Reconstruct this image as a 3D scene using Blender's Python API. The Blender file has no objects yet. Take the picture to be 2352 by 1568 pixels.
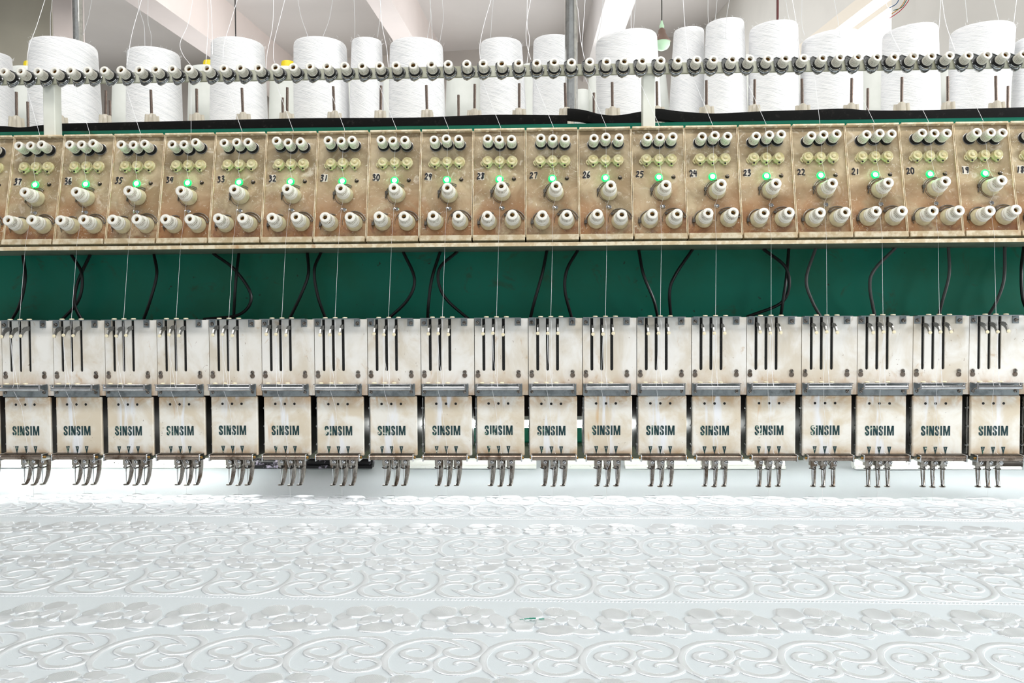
import bpy, math, random
from mathutils import Vector, Matrix
random.seed(7)
R = math.radians
SC = bpy.context.scene
COL = SC.collection

# ------------------------------------------------------------------ camera
EYE = 1.20                      # eye height above the workshop floor (m)
P = 0.0675                      # spacing of the sewing heads
F = 1800.0                      # focal length in pixels of a 2352 wide frame
CAM = Vector((0.69133, -0.97937, EYE))
YAW, PITCH, ROLL = 0.03726, 0.02888, 0.00531
fw = Vector((-math.sin(YAW)*math.cos(PITCH), math.cos(YAW)*math.cos(PITCH), -math.sin(PITCH)))
rt = fw.cross(Vector((0, 0, 1))).normalized()
up = rt.cross(fw)
c_, s_ = math.cos(ROLL), math.sin(ROLL)
rt2 = rt*c_ - up*s_             # image axes after the roll
up2 = rt*s_ + up*c_
cam_d = bpy.data.cameras.new('camera')
cam_d.sensor_width = 36.0
cam_d.lens = F/2352*36.0
cam_d.clip_start = 0.01
cam = bpy.data.objects.new('camera', cam_d)
COL.objects.link(cam)
m = Matrix((rt2, up2, -fw)).transposed().to_4x4()
m.translation = CAM
cam.matrix_world = m
SC.camera = cam

def ray(px, py):
    d = fw*F + rt2*(px-1176) + up2*(784-py)
    return d/d.y
def at(px, py, Y):              # the world point at depth Y that stands at this pixel
    return CAM + ray(px, py)*(Y-CAM.y)
def atz(px, py, z):             # the world point at height z (above the floor)
    d = ray(px, py)
    return CAM + d*((z-EYE)/d.z)

# ------------------------------------------------------------------ world, view, big lights
SC.view_settings.view_transform = 'Standard'
SC.view_settings.look = 'None'
SC.view_settings.exposure = 0.26
SC.view_settings.gamma = 1.0
SC.view_settings.use_curve_mapping = False
w = bpy.data.worlds.new('world'); SC.world = w; w.use_nodes = True
bg = w.node_tree.nodes['Background']
bg.inputs['Color'].default_value = (0.93, 0.97, 1.0, 1)
bg.inputs['Strength'].default_value = 0.44

def area(name, loc, target, sx, sy, power, col=(1, 1, 1)):
    l = bpy.data.lights.new(name, 'AREA'); l.shape = 'RECTANGLE'
    l.size, l.size_y, l.energy, l.color = sx, sy, power, col
    o = bpy.data.objects.new(name, l); COL.objects.link(o)
    o.location = loc
    o.rotation_euler = (Vector(target)-Vector(loc)).to_track_quat('-Z', 'Y').to_euler()
    return o
area('assumed_ceiling_light', (0.7, -0.95, EYE+1.75), (0.7, 0.0, EYE+.1), 3.0, 0.30, 34, (1, 0.98, 0.95))  # unseen ceiling light, assumed from the shadows below the knobs
area('added_side_light', (2.55, -0.50, EYE+0.42), (0.6, -0.35, EYE-.2), 0.7, 0.4, 18, (0.95, 0.98, 1.0))  # raking light added for the embroidery relief, its direction assumed; no window here
area('added_fill_left_bay', (-1.3, 2.3, EYE+2.1), (-1.6, 4.4, EYE+1.2), 1.6, 0.3, 38, (1, 0.97, 0.93))  # fill light added to brighten the left wall and column
area('added_fill_right_bay', (0.5, 1.6, EYE+2.1), (2.6, 2.4, EYE+1.2), 1.4, 0.3, 8, (1, 0.98, 0.96))  # fill light added as bounce to brighten the right wall
area('daylight_through_right_window', (2.05, 3.2, EYE+0.9), (0.2, 3.6, EYE+2.3), 1.8, 1.2, 11, (0.97, 0.98, 1.0))
area('added_fill_behind_machine', (0.7, 5.3, EYE+1.0), (0.7, 0.0, EYE-0.2), 6.0, 1.6, 60, (0.95, 0.98, 1.0))  # fill light added to brighten the far part of the cloth

# ------------------------------------------------------------------ helpers
def lin(c):
    return tuple(((v/255)/12.92 if v/255 <= 0.04045 else ((v/255+0.055)/1.055)**2.4) for v in c)+(1.0,)

class NT:
    def __init__(s, name):
        s.m = bpy.data.materials.new(name); s.m.use_nodes = True
        s.t = s.m.node_tree; s.b = s.t.nodes['Principled BSDF']
    def n(s, typ, **kw):
        nd = s.t.nodes.new(typ)
        for k, v in kw.items():
            if k.startswith('_'): setattr(nd, k[1:], v)
            else: nd.inputs[k].default_value = v
        return nd
    def l(s, a, b): s.t.links.new(a, b)
    def math(s, op, a, b=None, clamp=False):
        nd = s.t.nodes.new('ShaderNodeMath'); nd.operation = op; nd.use_clamp = clamp
        for i, v in enumerate((a, b)):
            if v is None: continue
            if isinstance(v, (int, float)): nd.inputs[i].default_value = v
            else: s.l(v, nd.inputs[i])
        return nd.outputs[0]
    def ramp(s, fac, a, b, lo=0.0, hi=1.0):
        nd = s.t.nodes.new('ShaderNodeMapRange'); nd.interpolation_type = 'SMOOTHSTEP'
        s.l(fac, nd.inputs['Value'])
        nd.inputs['From Min'].default_value = a; nd.inputs['From Max'].default_value = b
        nd.inputs['To Min'].default_value = lo; nd.inputs['To Max'].default_value = hi
        return nd.outputs[0]
    def mix(s, fac, a, b):
        nd = s.t.nodes.new('ShaderNodeMix'); nd.data_type = 'RGBA'
        if isinstance(fac, (int, float)): nd.inputs[0].default_value = fac
        else: s.l(fac, nd.inputs[0])
        for i, v in ((6, a), (7, b)):
            if isinstance(v, tuple): nd.inputs[i].default_value = v
            else: s.l(v, nd.inputs[i])
        return nd.outputs[2]
    def coords(s, rnd=True, scale=(1, 1, 1)):
        tc = s.n('ShaderNodeTexCoord'); mp = s.n('ShaderNodeMapping')
        mp.inputs['Scale'].default_value = scale
        s.l(tc.outputs['Object'], mp.inputs['Vector'])
        s.obj = tc.outputs['Object']
        if rnd:
            oi = s.n('ShaderNodeObjectInfo'); cb = s.n('ShaderNodeCombineXYZ')
            k = s.math('MULTIPLY', oi.outputs['Random'], 7.3)
            for i in range(3): s.l(k, cb.inputs[i])
            s.l(cb.outputs[0], mp.inputs['Location'])
            s.rand = oi.outputs['Random']
        return mp.outputs[0]
    def noise(s, vec, scale, detail=4.0, rough=0.55, dist=0.0):
        nd = s.n('ShaderNodeTexNoise', Scale=scale, Detail=detail, Roughness=rough, Distortion=dist)
        s.l(vec, nd.inputs['Vector']); return nd.outputs['Fac']
    def bump(s, h, strength, dist):
        nd = s.n('ShaderNodeBump', Strength=strength, Distance=dist)
        s.l(h, nd.inputs['Height']); s.l(nd.outputs[0], s.b.inputs['Normal'])
    def set(s, **kw):
        for k, v in kw.items(): s.b.inputs[k.replace('_', ' ')].default_value = v
        return s

def plain(name, c, rough=0.5, metal=0.0, var=0.0, scale=60, **kw):
    t = NT(name); t.set(Roughness=rough, Metallic=metal, **kw)
    if var:
        v = t.coords(); f = t.noise(v, scale)
        dark = tuple(x*(1-var) for x in lin(c)[:3])+(1,)
        t.l(t.mix(t.ramp(f, .35, .65), dark, lin(c)), t.b.inputs['Base Color'])
    else: t.b.inputs['Base Color'].default_value = lin(c)
    return t.m

M = {}
# aged beige enamel of the tension boxes, browner with rust towards the lower rail
t = NT('aged_beige_panel'); v = t.coords(); t.set(Roughness=.42)
sep = t.n('ShaderNodeSeparateXYZ'); t.l(t.obj, sep.inputs[0])
a = t.noise(v, 22, 5, .6, .6); b = t.noise(v, 55, 6, .65, 1.2); c = t.noise(v, 16, 4, .6, 1.0); e = t.noise(v, 160, 3, .6, 2.2)
col = t.mix(t.ramp(a, .36, .66), lin((142, 123, 92)), lin((190, 172, 140)))
col = t.mix(t.ramp(b, .55, .72, 0, .55), col, lin((231, 222, 204)))
low = t.ramp(sep.outputs[1], .015, .095, 1.0, 0.0)
rust = t.math('MULTIPLY', low, t.ramp(c, .30, .58))
col = t.mix(t.math('MULTIPLY', rust, .85), col, lin((156, 108, 66)))
rust2 = t.math('MULTIPLY', t.ramp(sep.outputs[1], .0, .06, 1.0, 0.0), t.ramp(b, .47, .62))
col = t.mix(t.math('MULTIPLY', rust2, .55), col, lin((110, 58, 32)))
col = t.mix(t.ramp(e, .64, .68, 0, .5), col, lin((236, 228, 212)))
g = t.noise(v, 34, 3, .55, 2.6); g2 = t.noise(v, 20, 2)
ln = t.ramp(t.math('ABSOLUTE', t.math('SUBTRACT', g, .5)), .0, .009, 1.0, 0.0)
col = t.mix(t.math('MULTIPLY', ln, t.ramp(g2, .52, .64, 0, .55)), col, lin((238, 231, 214)))
t.l(col, t.b.inputs['Base Color']); M['panel'] = t.m
# cream enamel of the rims
t = NT('cream_rim_enamel'); v = t.coords(); t.set(Roughness=.45)
a = t.noise(v, 90, 5, .65); c = t.noise(v, 40, 4)
col = t.mix(t.ramp(a, .42, .62), lin((205, 184, 148)), lin((232, 219, 192)))
col = t.mix(t.ramp(c, .62, .74, 0, .6), col, lin((168, 118, 70)))
t.l(col, t.b.inputs['Base Color']); M['rim'] = t.m
# off-white head plates with tan grime
def headmat(name, lo):
    t = NT(name); v = t.coords(scale=(1, 1, .6)); t.set(Roughness=.38)
    sep = t.n('ShaderNodeSeparateXYZ'); t.l(t.obj, sep.inputs[0])
    a = t.noise(v, 26, 5, .6, .5); b = t.noise(v, 60, 6, .65, .8); e = t.noise(v, 230, 3, .6, 1.0)
    col = t.mix(t.ramp(a, .34, .62), lin((219, 209, 192)), lin((240, 237, 231)))
    edge = t.ramp(sep.outputs[2], lo[0], lo[1], 1.0, 0.0)
    col = t.mix(t.math('MULTIPLY', edge, t.ramp(b, .34, .64, 0, .75)), col, lin((190, 150, 105)))
    col = t.mix(t.ramp(b, .60, .74, 0, .6), col, lin((196, 164, 124)))
    col = t.mix(t.ramp(e, .70, .74, 0, .7), col, lin((120, 84, 52)))
    t.l(col, t.b.inputs['Base Color']); return t.m
M['face'] = headmat('off_white_face_enamel', (-.095, -.062))
t = NT('off_white_cover_enamel'); v = t.coords(); t.set(Roughness=.33)
sep = t.n('ShaderNodeSeparateXYZ'); t.l(t.obj, sep.inputs[0])
vv = t.n('ShaderNodeMapping'); vv.inputs['Scale'].default_value = (1, 1, .16); t.l(v, vv.inputs['Vector'])
a = t.noise(v, 30, 5, .6, .5); b = t.noise(v, 48, 6, .65, .8); st = t.noise(vv.outputs[0], 90, 2, .5, .2); e = t.noise(v, 250, 3, .6, 1.0)
col = t.mix(t.ramp(a, .36, .64), lin((221, 208, 186)), lin((240, 236, 227)))
top = t.ramp(sep.outputs[2], -.118, -.098, 0.0, 1.0); bot = t.ramp(sep.outputs[2], -.172, -.155, 1.0, 0.0)
ed = t.math('ADD', top, bot, True)
col = t.mix(t.math('MULTIPLY', ed, t.ramp(b, .36, .62, 0, .8)), col, lin((196, 158, 112)))
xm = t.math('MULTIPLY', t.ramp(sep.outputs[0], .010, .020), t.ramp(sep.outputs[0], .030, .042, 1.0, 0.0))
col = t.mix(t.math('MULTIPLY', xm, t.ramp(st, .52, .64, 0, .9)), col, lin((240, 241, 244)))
col = t.mix(t.math('MULTIPLY', t.ramp(sep.outputs[0], .016, .026, 1.0, 0.0), t.ramp(st, .36, .28, 0, .6)), col, lin((206, 160, 98)))
col = t.mix(t.ramp(e, .71, .74, 0, .8), col, lin((110, 84, 60)))
t.l(col, t.b.inputs['Base Color']); M['cover'] = t.m
# dark green lettering, rubbed away in places
t = NT('dark_green_lettering'); v = t.coords(); t.set(Roughness=.4)
sep = t.n('ShaderNodeSeparateXYZ'); t.l(t.obj, sep.inputs[0])
b = t.noise(v, 150, 3, .6, 1.0)
k = t.math('MULTIPLY', t.ramp(sep.outputs[0], .012, .030, 1.0, 0.06), t.ramp(b, .58, .64))
col = t.mix(t.math('MULTIPLY', t.ramp(sep.outputs[0], .014, .03, 1.0, 0.0), t.ramp(b, .54, .6, 0, .8)), lin((18, 56, 60)), lin((38, 120, 84)))
col = t.mix(k, col, lin((226, 222, 212)))
t.l(col, t.b.inputs['Base Color']); M['letter'] = t.m
# green enamel of the main beam
t = NT('green_beam_enamel'); v = t.coords(); t.set(Roughness=.45, Specular_IOR_Level=.25)
a = t.noise(v, 5, 5, .6, .4); b = t.noise(v, 22, 6, .7, .8); e = t.noise(v, 90, 2)
col = t.mix(t.ramp(a, .4, .65), lin((4, 116, 94)), lin((16, 104, 78)))
col = t.mix(t.ramp(b, .58, .7, 0, .55), col, lin((48, 74, 48)))
col = t.mix(t.ramp(e, .72, .76, 0, .7), col, lin((40, 34, 26)))
t.l(col, t.b.inputs['Base Color']); M['green'] = t.m
M['greygreen'] = plain('grey_green_enamel', (118, 124, 106), .5, var=.25, scale=30)
M['body'] = plain('grimy_metal_and_beam_shade', (66, 58, 50), .45, .3, var=.5, scale=25)
M['black'] = plain('flat_black', (10, 10, 10), .7)
M['blackrub'] = plain('black_cable_rubber', (16, 16, 17), .38)
t = NT('black_felt_foam'); v = t.coords(False); t.set(Roughness=.95)
col = t.mix(t.ramp(t.noise(v, 120, 5, .7), .55, .78), lin((17, 17, 17)), lin((58, 56, 54)))
t.l(col, t.b.inputs['Base Color']); M['foam'] = t.m
def metal(name, c, rough, dirt=None, scale=80):
    t = NT(name); v = t.coords(); t.set(Metallic=1.0, Roughness=rough)
    col = lin(c)
    f = t.noise(v, scale, 5, .65)
    if dirt: col = t.mix(t.ramp(f, .45, .68), lin(c), lin(dirt))
    else: col = t.mix(t.ramp(f, .4, .7), lin(c), tuple(x*.7 for x in lin(c)[:3])+(1,))
    t.l(col, t.b.inputs['Base Color'])
    t.l(t.ramp(f, .3, .7, rough*.7, rough*1.5), t.b.inputs['Roughness'])
    return t.m
M['chrome'] = metal('chrome', (205, 205, 206), .10)
M['steel'] = metal('brushed_steel', (150, 150, 148), .30)
M['plate'] = metal('dull_zinc_plate', (152, 158, 160), .42)
M['footm'] = metal('worn_foot_steel', (164, 158, 150), .24, (112, 96, 82), 60)
M['tube'] = metal('oily_tube_steel', (150, 136, 124), .26, (96, 80, 68), 60)
M['screw'] = metal('screw_steel', (150, 142, 134), .3, (90, 80, 68), 400)
M['brass'] = metal('brass', (176, 136, 74), .3, (96, 76, 48), 300)
M['rod'] = metal('bronze_brown_rod', (138, 122, 112), .28)
M['polished'] = metal('polished_pipe_steel', (214, 214, 210), .13)
M['gunmetal'] = metal('blackened_chrome', (190, 192, 192), .14, (90, 90, 88), 200)
M['spring'] = metal('dark_spring_steel', (110, 106, 100), .35)
t = NT('ivory_knob_plastic'); v = t.coords(); t.set(Roughness=.42)
f = t.noise(v, 330, 4, .65, 1.0)
col = t.mix(t.math('MULTIPLY', t.ramp(f, .60, .68), t.ramp(t.rand, .3, .9, 0, .8)), lin((232, 229, 220)), lin((150, 110, 78)))
t.l(col, t.b.inputs['Base Color']); M['cap'] = t.m
t = NT('yellowed_clear_plastic'); v = t.coords(); t.set(Roughness=.3, Transmission_Weight=.12)
t.l(t.mix(t.ramp(t.noise(v, 200), .35, .65), lin((206, 192, 138)), lin((222, 214, 172))), t.b.inputs['Base Color']); M['yellow'] = t.m
M['groove_shade'] = plain('shaded_knob_groove', (150, 136, 118), .7, var=.35, scale=120)  # darker groove floors, painting in the shade between knob ribs
M['cream'] = plain('cream_disc_plastic', (214, 204, 170), .35, var=.15, scale=150)
M['felt'] = plain('black_felt_washer', (22, 22, 24), .9)
M['bead'] = plain('ivory_ceramic_bead', (238, 226, 194), .25)
M['paper'] = plain('paper_sticker', (222, 214, 200), .8, var=.12, scale=200)
M['oldtape'] = plain('clear_tape_sticker', (206, 188, 160), .5, var=.1, scale=200)
M['ink'] = plain('black_marker_ink', (18, 20, 30), .6)
t = NT('green_lamp_glow'); t.set(Roughness=.3); t.b.inputs['Base Color'].default_value = (0, .3, .05, 1)
t.b.inputs['Emission Color'].default_value = (0.0, 1.0, 0.12, 1); t.b.inputs['Emission Strength'].default_value = 1.6; M['ledhalo'] = t.m
t = NT('green_lamp_core'); t.b.inputs['Emission Color'].default_value = (.10, 1.0, .22, 1); t.b.inputs['Emission Strength'].default_value = 42; M['led'] = t.m
M['thread'] = plain('white_thread', (246, 246, 248), .6)
t = NT('wound_white_yarn'); v = t.coords(); t.set(Roughness=.75)
sep = t.n('ShaderNodeSeparateXYZ'); t.l(t.obj, sep.inputs[0])
th = t.math('ARCTAN2', sep.outputs[0], t.math('MULTIPLY', sep.outputs[1], -1.0))
hs = []
for sl, fz, ft in ((15.0, 1000.0, 1.3), (-20.0, 900.0, 1.1), (10.0, 2100.0, 2.0)):
    cb_ = t.n('ShaderNodeCombineXYZ')
    t.l(t.math('MULTIPLY', th, ft), cb_.inputs[0])
    t.l(t.math('ADD', t.math('MULTIPLY', sep.outputs[2], fz), t.math('MULTIPLY', th, sl)), cb_.inputs[1])
    t.l(t.math('MULTIPLY', t.rand, 50.0), cb_.inputs[2])
    hs.append(t.noise(cb_.outputs[0], 1.0, 2.0, .5))
hh = t.math('ADD', t.math('MULTIPLY', hs[0], .55), t.math('ADD', t.math('MULTIPLY', hs[1], .22), t.math('MULTIPLY', hs[2], .3)))
t.l(t.mix(t.ramp(hh, .36, .60), lin((218, 220, 223)), lin((247, 247, 248))), t.b.inputs['Base Color'])
t.bump(hh, .8, .0016); M['yarn'] = t.m
t = NT('greenish_back_yarn'); v = t.coords(); t.set(Roughness=.8)
t.l(t.mix(t.noise(v, 60), lin((226, 230, 224)), lin((240, 242, 238))), t.b.inputs['Base Color']); M['yarn2'] = t.m
M['yellowtip'] = plain('yellow_spool_tube', (240, 214, 30), .5)
M['capclear'] = plain('milky_plastic_foot', (224, 216, 200), .35, Transmission_Weight=.25)
M['paintw'] = plain('white_painted_post', (226, 228, 218), .45, var=.06, scale=30)
t = NT('olive_white_rail'); v = t.coords(False); t.set(Roughness=.4)
t.l(t.mix(t.ramp(t.noise(v, 9, 5, .6), .35, .7), lin((156, 156, 134)), lin((196, 198, 182))), t.b.inputs['Base Color']); M['rail'] = t.m
t = NT('flaking_white_tube'); v = t.coords(); t.set(Roughness=.4)
t.l(t.mix(t.ramp(t.noise(v, 130, 5, .7), .66, .69), lin((244, 244, 238)), lin((60, 56, 50))), t.b.inputs['Base Color']); M['whitetube'] = t.m
t = NT('flaking_black_tube'); v = t.coords(); t.set(Roughness=.4)
t.l(t.mix(t.ramp(t.noise(v, 60, 5, .7), .56, .62), lin((22, 22, 24)), lin((190, 180, 200))), t.b.inputs['Base Color']); M['blacktube'] = t.m
# cloth and embroidery
t = NT('white_gauze_cloth'); v = t.coords(False); t.set(Roughness=.55)
wv = t.noise(v, 900, 2, .5); big = t.noise(v, 14, 3)
t.l(t.mix(big, lin((196, 205, 210)), lin((204, 212, 216))), t.b.inputs['Base Color'])
t.b.inputs['Sheen Weight'].default_value = .25
t.bump(wv, .35, .0004); M['cloth'] = t.m
t = NT('white_satin_embroidery'); t.set(Roughness=.31)
uv = t.n('ShaderNodeUVMap'); uv.uv_map = 'UVMap'
sp = t.n('ShaderNodeSeparateXYZ'); t.l(uv.outputs[0], sp.inputs[0])
nz = t.n('ShaderNodeTexNoise', Scale=1.0, Detail=3.0); mp = t.n('ShaderNodeMapping'); mp.inputs['Scale'].default_value = (2.4, .5, 1)
t.l(uv.outputs[0], mp.inputs['Vector']); t.l(mp.outputs[0], nz.inputs['Vector'])
st = t.math('SINE', t.math('MULTIPLY', sp.outputs[0], 2*math.pi/.7))
hh = t.math('ADD', t.math('MULTIPLY', st, .3), nz.outputs['Fac'])
t.b.inputs['Base Color'].default_value = lin((226, 231, 235))
t.b.inputs['Anisotropic'].default_value = .95
tg = t.n('ShaderNodeTangent'); tg.direction_type = 'UV_MAP'; tg.uv_map = 'UVMap'; t.l(tg.outputs[0], t.b.inputs['Tangent'])
t.b.inputs['Anisotropic Rotation'].default_value = 0.0; t.b.inputs['Metallic'].default_value = .42
t.b.inputs['Specular IOR Level'].default_value = .8
t.bump(hh, .35, .00035); M['satin'] = t.m
# room
for nm_, st_ in (('tubelight', 24.0), ('tubelight2', 13.0)):
    t = NT(nm_); t.b.inputs['Emission Color'].default_value = (.97, 1, .98, 1); t.b.inputs['Emission Strength'].default_value = st_; M[nm_] = t.m
M['wallback'] = plain('grey_wall_plaster', (196, 190, 184), .85, var=.06, scale=2)
M['wallright'] = plain('pale_wall_plaster', (222, 220, 214), .85, var=.06, scale=3)
M['wallleft'] = plain('olive_grey_plaster', (196, 192, 176), .85, var=.08, scale=3)
M['ceil'] = plain('ceiling_plaster', (222, 218, 216), .9, var=.04, scale=2)
M['beam'] = plain('pinkish_beam_plaster', (224, 214, 210), .85, var=.04, scale=3)
M['floor'] = plain('grey_concrete', (120, 118, 112), .6, var=.2, scale=3)
M['frame'] = plain('cream_window_frame', (236, 228, 214), .5)
t = NT('window_and_fill_glow'); t.b.inputs['Emission Color'].default_value = (.97, .99, 1, 1); t.b.inputs['Emission Strength'].default_value = 1.6; M['day'] = t.m
M['darkwire'] = plain('dark_wire', (60, 58, 56), .5)
M['redrod'] = plain('dark_red_pole', (92, 36, 34), .4)
M['shade'] = plain('brown_lamp_shade', (120, 98, 86), .4)
t = NT('glowing_green_white_glass'); t.b.inputs['Base Color'].default_value = (.35, .5, .36, 1); t.b.inputs['Emission Color'].default_value = (.5, .8, .5, 1); t.b.inputs['Emission Strength'].default_value = .3; M['bulb'] = t.m

# ------------------------------------------------------------------ mesh builder
class MB:
    def __init__(s): s.v = []; s.f = []; s.sm = []; s.mi = []; s.uv = {}; s.cur = 0
    def add(s, vs, fs, smooth=False, M4=None):
        o = len(s.v)
        s.v += [tuple(M4 @ Vector(p)) if M4 else tuple(p) for p in vs]
        for f in fs:
            s.f.append(tuple(i+o for i in f)); s.sm.append(smooth); s.mi.append(s.cur)
        return o
    def box(s, x0, x1, y0, y1, z0, z1, M4=None, bev=0.0):
        if bev:
            b = bev
            # chamfered box: three rings of verts
            vs = []; fs = []
            def q(xa, xb, ya, yb, z): return [(xa, ya, z), (xb, ya, z), (xb, yb, z), (xa, yb, z)]
            vs += q(x0+b, x1-b, y0+b, y1-b, z0)
            def ring(z): return [(x0+b, y0, z), (x1-b, y0, z), (x1, y0+b, z), (x1, y1-b, z), (x1-b, y1, z), (x0+b, y1, z), (x0, y1-b, z), (x0, y0+b, z)]
            vs += ring(z0+b); vs += ring(z1-b); vs += q(x0+b, x1-b, y0+b, y1-b, z1)
            fs.append((3, 2, 1, 0)); fs.append((20, 21, 22, 23))
            for k in range(8): fs.append((4+k, 4+(k+1) % 8, 12+(k+1) % 8, 12+k))
            lo = [(0, 1, 5, 4), (1, 6, 5), (1, 2, 7, 6), (2, 8, 7), (2, 3, 9, 8), (3, 10, 9), (3, 0, 11, 10), (0, 4, 11)]
            fs += lo
            for f in lo: fs.append(tuple((x+20 if x < 4 else x+8) for x in reversed(f)))
            s.add(vs, fs, False, M4); return
        vs = [(x0, y0, z0), (x1, y0, z0), (x1, y1, z0), (x0, y1, z0), (x0, y0, z1), (x1, y0, z1), (x1, y1, z1), (x0, y1, z1)]
        s.add(vs, [(3, 2, 1, 0), (4, 5, 6, 7), (0, 1, 5, 4), (1, 2, 6, 5), (2, 3, 7, 6), (3, 0, 4, 7)], False, M4)
    def lathe(s, prof, seg=24, M4=None, rib=None, cap0=True, cap1=True):
        vs = []; fs = []; groove_shade = []
        for j, (r, z) in enumerate(prof):
            for k in range(seg):
                a = 2*math.pi*k/seg
                rr = r
                if rib and rib[0] <= j <= rib[1] and (k % 4) >= 2: rr = r-rib[2]
                vs.append((rr*math.cos(a), rr*math.sin(a), z))
        for j in range(len(prof)-1):
            for k in range(seg):
                k2 = (k+1) % seg
                fs.append((j*seg+k, j*seg+k2, (j+1)*seg+k2, (j+1)*seg+k))
                if rib and rib[0] <= j < rib[1] and k % 4 == 2: groove_shade.append(len(s.f)+len(fs)-1)
        if cap0: fs.append(tuple(reversed(range(seg))))
        if cap1: fs.append(tuple((len(prof)-1)*seg+k for k in range(seg)))
        s.add(vs, fs, True, M4)
        for g_ in groove_shade: s.mi[g_] = 1
    def tube(s, pts, r, seg=8, M4=None, sq=None, closed=False):
        pts = [Vector(p) for p in pts]; n = len(pts)
        rs = r if isinstance(r, (list, tuple)) else [r]*n
        vs = []; fs = []; prev = None
        for i, p in enumerate(pts):
            if closed: tn = pts[(i+1) % n]-pts[i-1]
            else: tn = pts[min(i+1, n-1)]-pts[max(i-1, 0)]
            tn.normalize()
            ref = prev if prev else (Vector((1, 0, 0)) if abs(tn.x) < .9 else Vector((0, 0, 1)))
            a = (ref - tn*ref.dot(tn)).normalized(); b = tn.cross(a); prev = a
            for k in range(seg):
                an = 2*math.pi*k/seg
                kx, ky = (sq if sq else (1, 1))
                vs.append(tuple(p + a*(math.cos(an)*rs[i]*kx) + b*(math.sin(an)*rs[i]*ky)))
        for i in range(n if closed else n-1):
            i2 = (i+1) % n
            for k in range(seg):
                k2 = (k+1) % seg
                fs.append((i*seg+k, i*seg+k2, i2*seg+k2, i2*seg+k))
        if not closed:
            fs.append(tuple(reversed(range(seg)))); fs.append(tuple((n-1)*seg+k for k in range(seg)))
        s.add(vs, fs, True, M4)
    def prism(s, poly, d0, d1, M4=None, axis='y'):
        # poly in (a,b); extruded along axis
        n = len(poly)
        def mk(a, b, d):
            return (a, d, b) if axis == 'y' else ((d, a, b) if axis == 'x' else (a, b, d))
        vs = [mk(a, b, d0) for a, b in poly]+[mk(a, b, d1) for a, b in poly]
        fs = [tuple(range(n)), tuple(reversed(range(n, 2*n)))]
        for k in range(n): fs.append((k, k+n, (k+1) % n+n, (k+1) % n))
        s.add(vs, fs, False, M4)
    def mesh(s, name, mats, sharp=40, recalc=True):
        me = bpy.data.meshes.new(name); me.from_pydata(s.v, [], s.f)
        for mm in (mats if isinstance(mats, (list, tuple)) else [mats]): me.materials.append(M[mm])
        me.polygons.foreach_set('use_smooth', s.sm)
        me.polygons.foreach_set('material_index', s.mi)
        if recalc:
            import bmesh
            bm = bmesh.new(); bm.from_mesh(me); bmesh.ops.recalc_face_normals(bm, faces=bm.faces); bm.to_mesh(me); bm.free()
        if any(s.sm): me.set_sharp_from_angle(angle=R(sharp))
        me.update(); return me

def link(name, me, parent=None, loc=None, rot=None):
    o = bpy.data.objects.new(name, me); COL.objects.link(o)
    if parent: o.parent = parent
    if loc: o.location = loc
    if rot: o.rotation_euler = rot
    return o
def tag(o, label, cat=None, group=None, kind=None):
    if label: o['label'] = label
    if cat: o['category'] = cat
    if group: o['group'] = group
    if kind: o['kind'] = kind
    return o
def empty(name, matrix):
    o = bpy.data.objects.new(name, None); COL.objects.link(o); o.empty_display_size = .02
    o.matrix_world = matrix; return o
def spline(pts, n=8):           # Catmull-Rom through the points
    pts = [Vector(p) for p in pts]
    if len(pts) < 3: return pts
    q = [pts[0]*2-pts[1]]+pts+[pts[-1]*2-pts[-2]]; out = []
    for i in range(1, len(q)-2):
        for k in range(n):
            t = k/n; a, b, c, d = q[i-1], q[i], q[i+1], q[i+2]
            out.append(.5*((2*b)+(c-a)*t+(2*a-5*b+4*c-d)*t*t+(3*b-a-3*c+d)*t**3))
    out.append(pts[-1]); return out
NUM = ['zero', 'first', 'second', 'third', 'fourth', 'fifth', 'sixth', 'seventh', 'eighth', 'ninth', 'tenth', 'eleventh', 'twelfth', 'thirteenth', 'fourteenth', 'fifteenth', 'sixteenth', 'seventeenth', 'eighteenth', 'nineteenth', 'twentieth', 'twenty-first', 'twenty-second', 'twenty-third', 'twenty-fourth', 'twenty-fifth', 'twenty-sixth', 'twenty-seventh', 'twenty-eighth', 'twenty-ninth', 'thirtieth', 'thirty-first', 'thirty-second', 'thirty-third', 'thirty-fourth', 'thirty-fifth', 'thirty-sixth', 'thirty-seventh', 'thirty-eighth', 'thirty-ninth', 'fortieth', 'forty-first', 'forty-second', 'forty-third', 'forty-fourth', 'forty-fifth', 'forty-sixth', 'forty-seventh', 'forty-eighth', 'forty-ninth', 'fiftieth']
T = Matrix.Translation
def rotx(a): return Matrix.Rotation(a, 4, 'X')

# ------------------------------------------------------------------ room shell
CEIL = EYE+2.4
def quad(name, pts, mat, thick, kind='structure'):
    b = MB(); n = len(pts)
    pts = [Vector(p) for p in pts]
    nm = (pts[1]-pts[0]).cross(pts[2]-pts[0]).normalized()*thick
    vs = pts+[p+nm for p in pts]
    fs = [tuple(range(n)), tuple(reversed(range(n, 2*n)))]+[(k, k+n, (k+1) % n+n, (k+1) % n) for k in range(n)]
    b.add(vs, fs); o = link(name, b.mesh(name, mat)); o['kind'] = kind; return o
bd = Vector((.134, 1, 0)).normalized()                 # the way the ceiling beams run
bx = Vector((bd.y, -bd.x, 0))
def wpt(dx, dy, z): p = CAM + bx*dx + bd*dy; return (p.x, p.y, z)
rw = Vector((-.11, 1, 0)).normalized()                 # the right wall
pw = at(1965, 0, CAM.y+4.18); 
rx = Vector((pw.x, pw.y, 0))
def rpt(s, z): p = rx + rw*s; return (p.x, p.y, z)
s_end = 3.1
o = quad('floor', [(-6, -4, 0), (6, -4, 0), (6, 8, 0), (-6, 8, 0)], 'floor', -.1)
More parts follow.
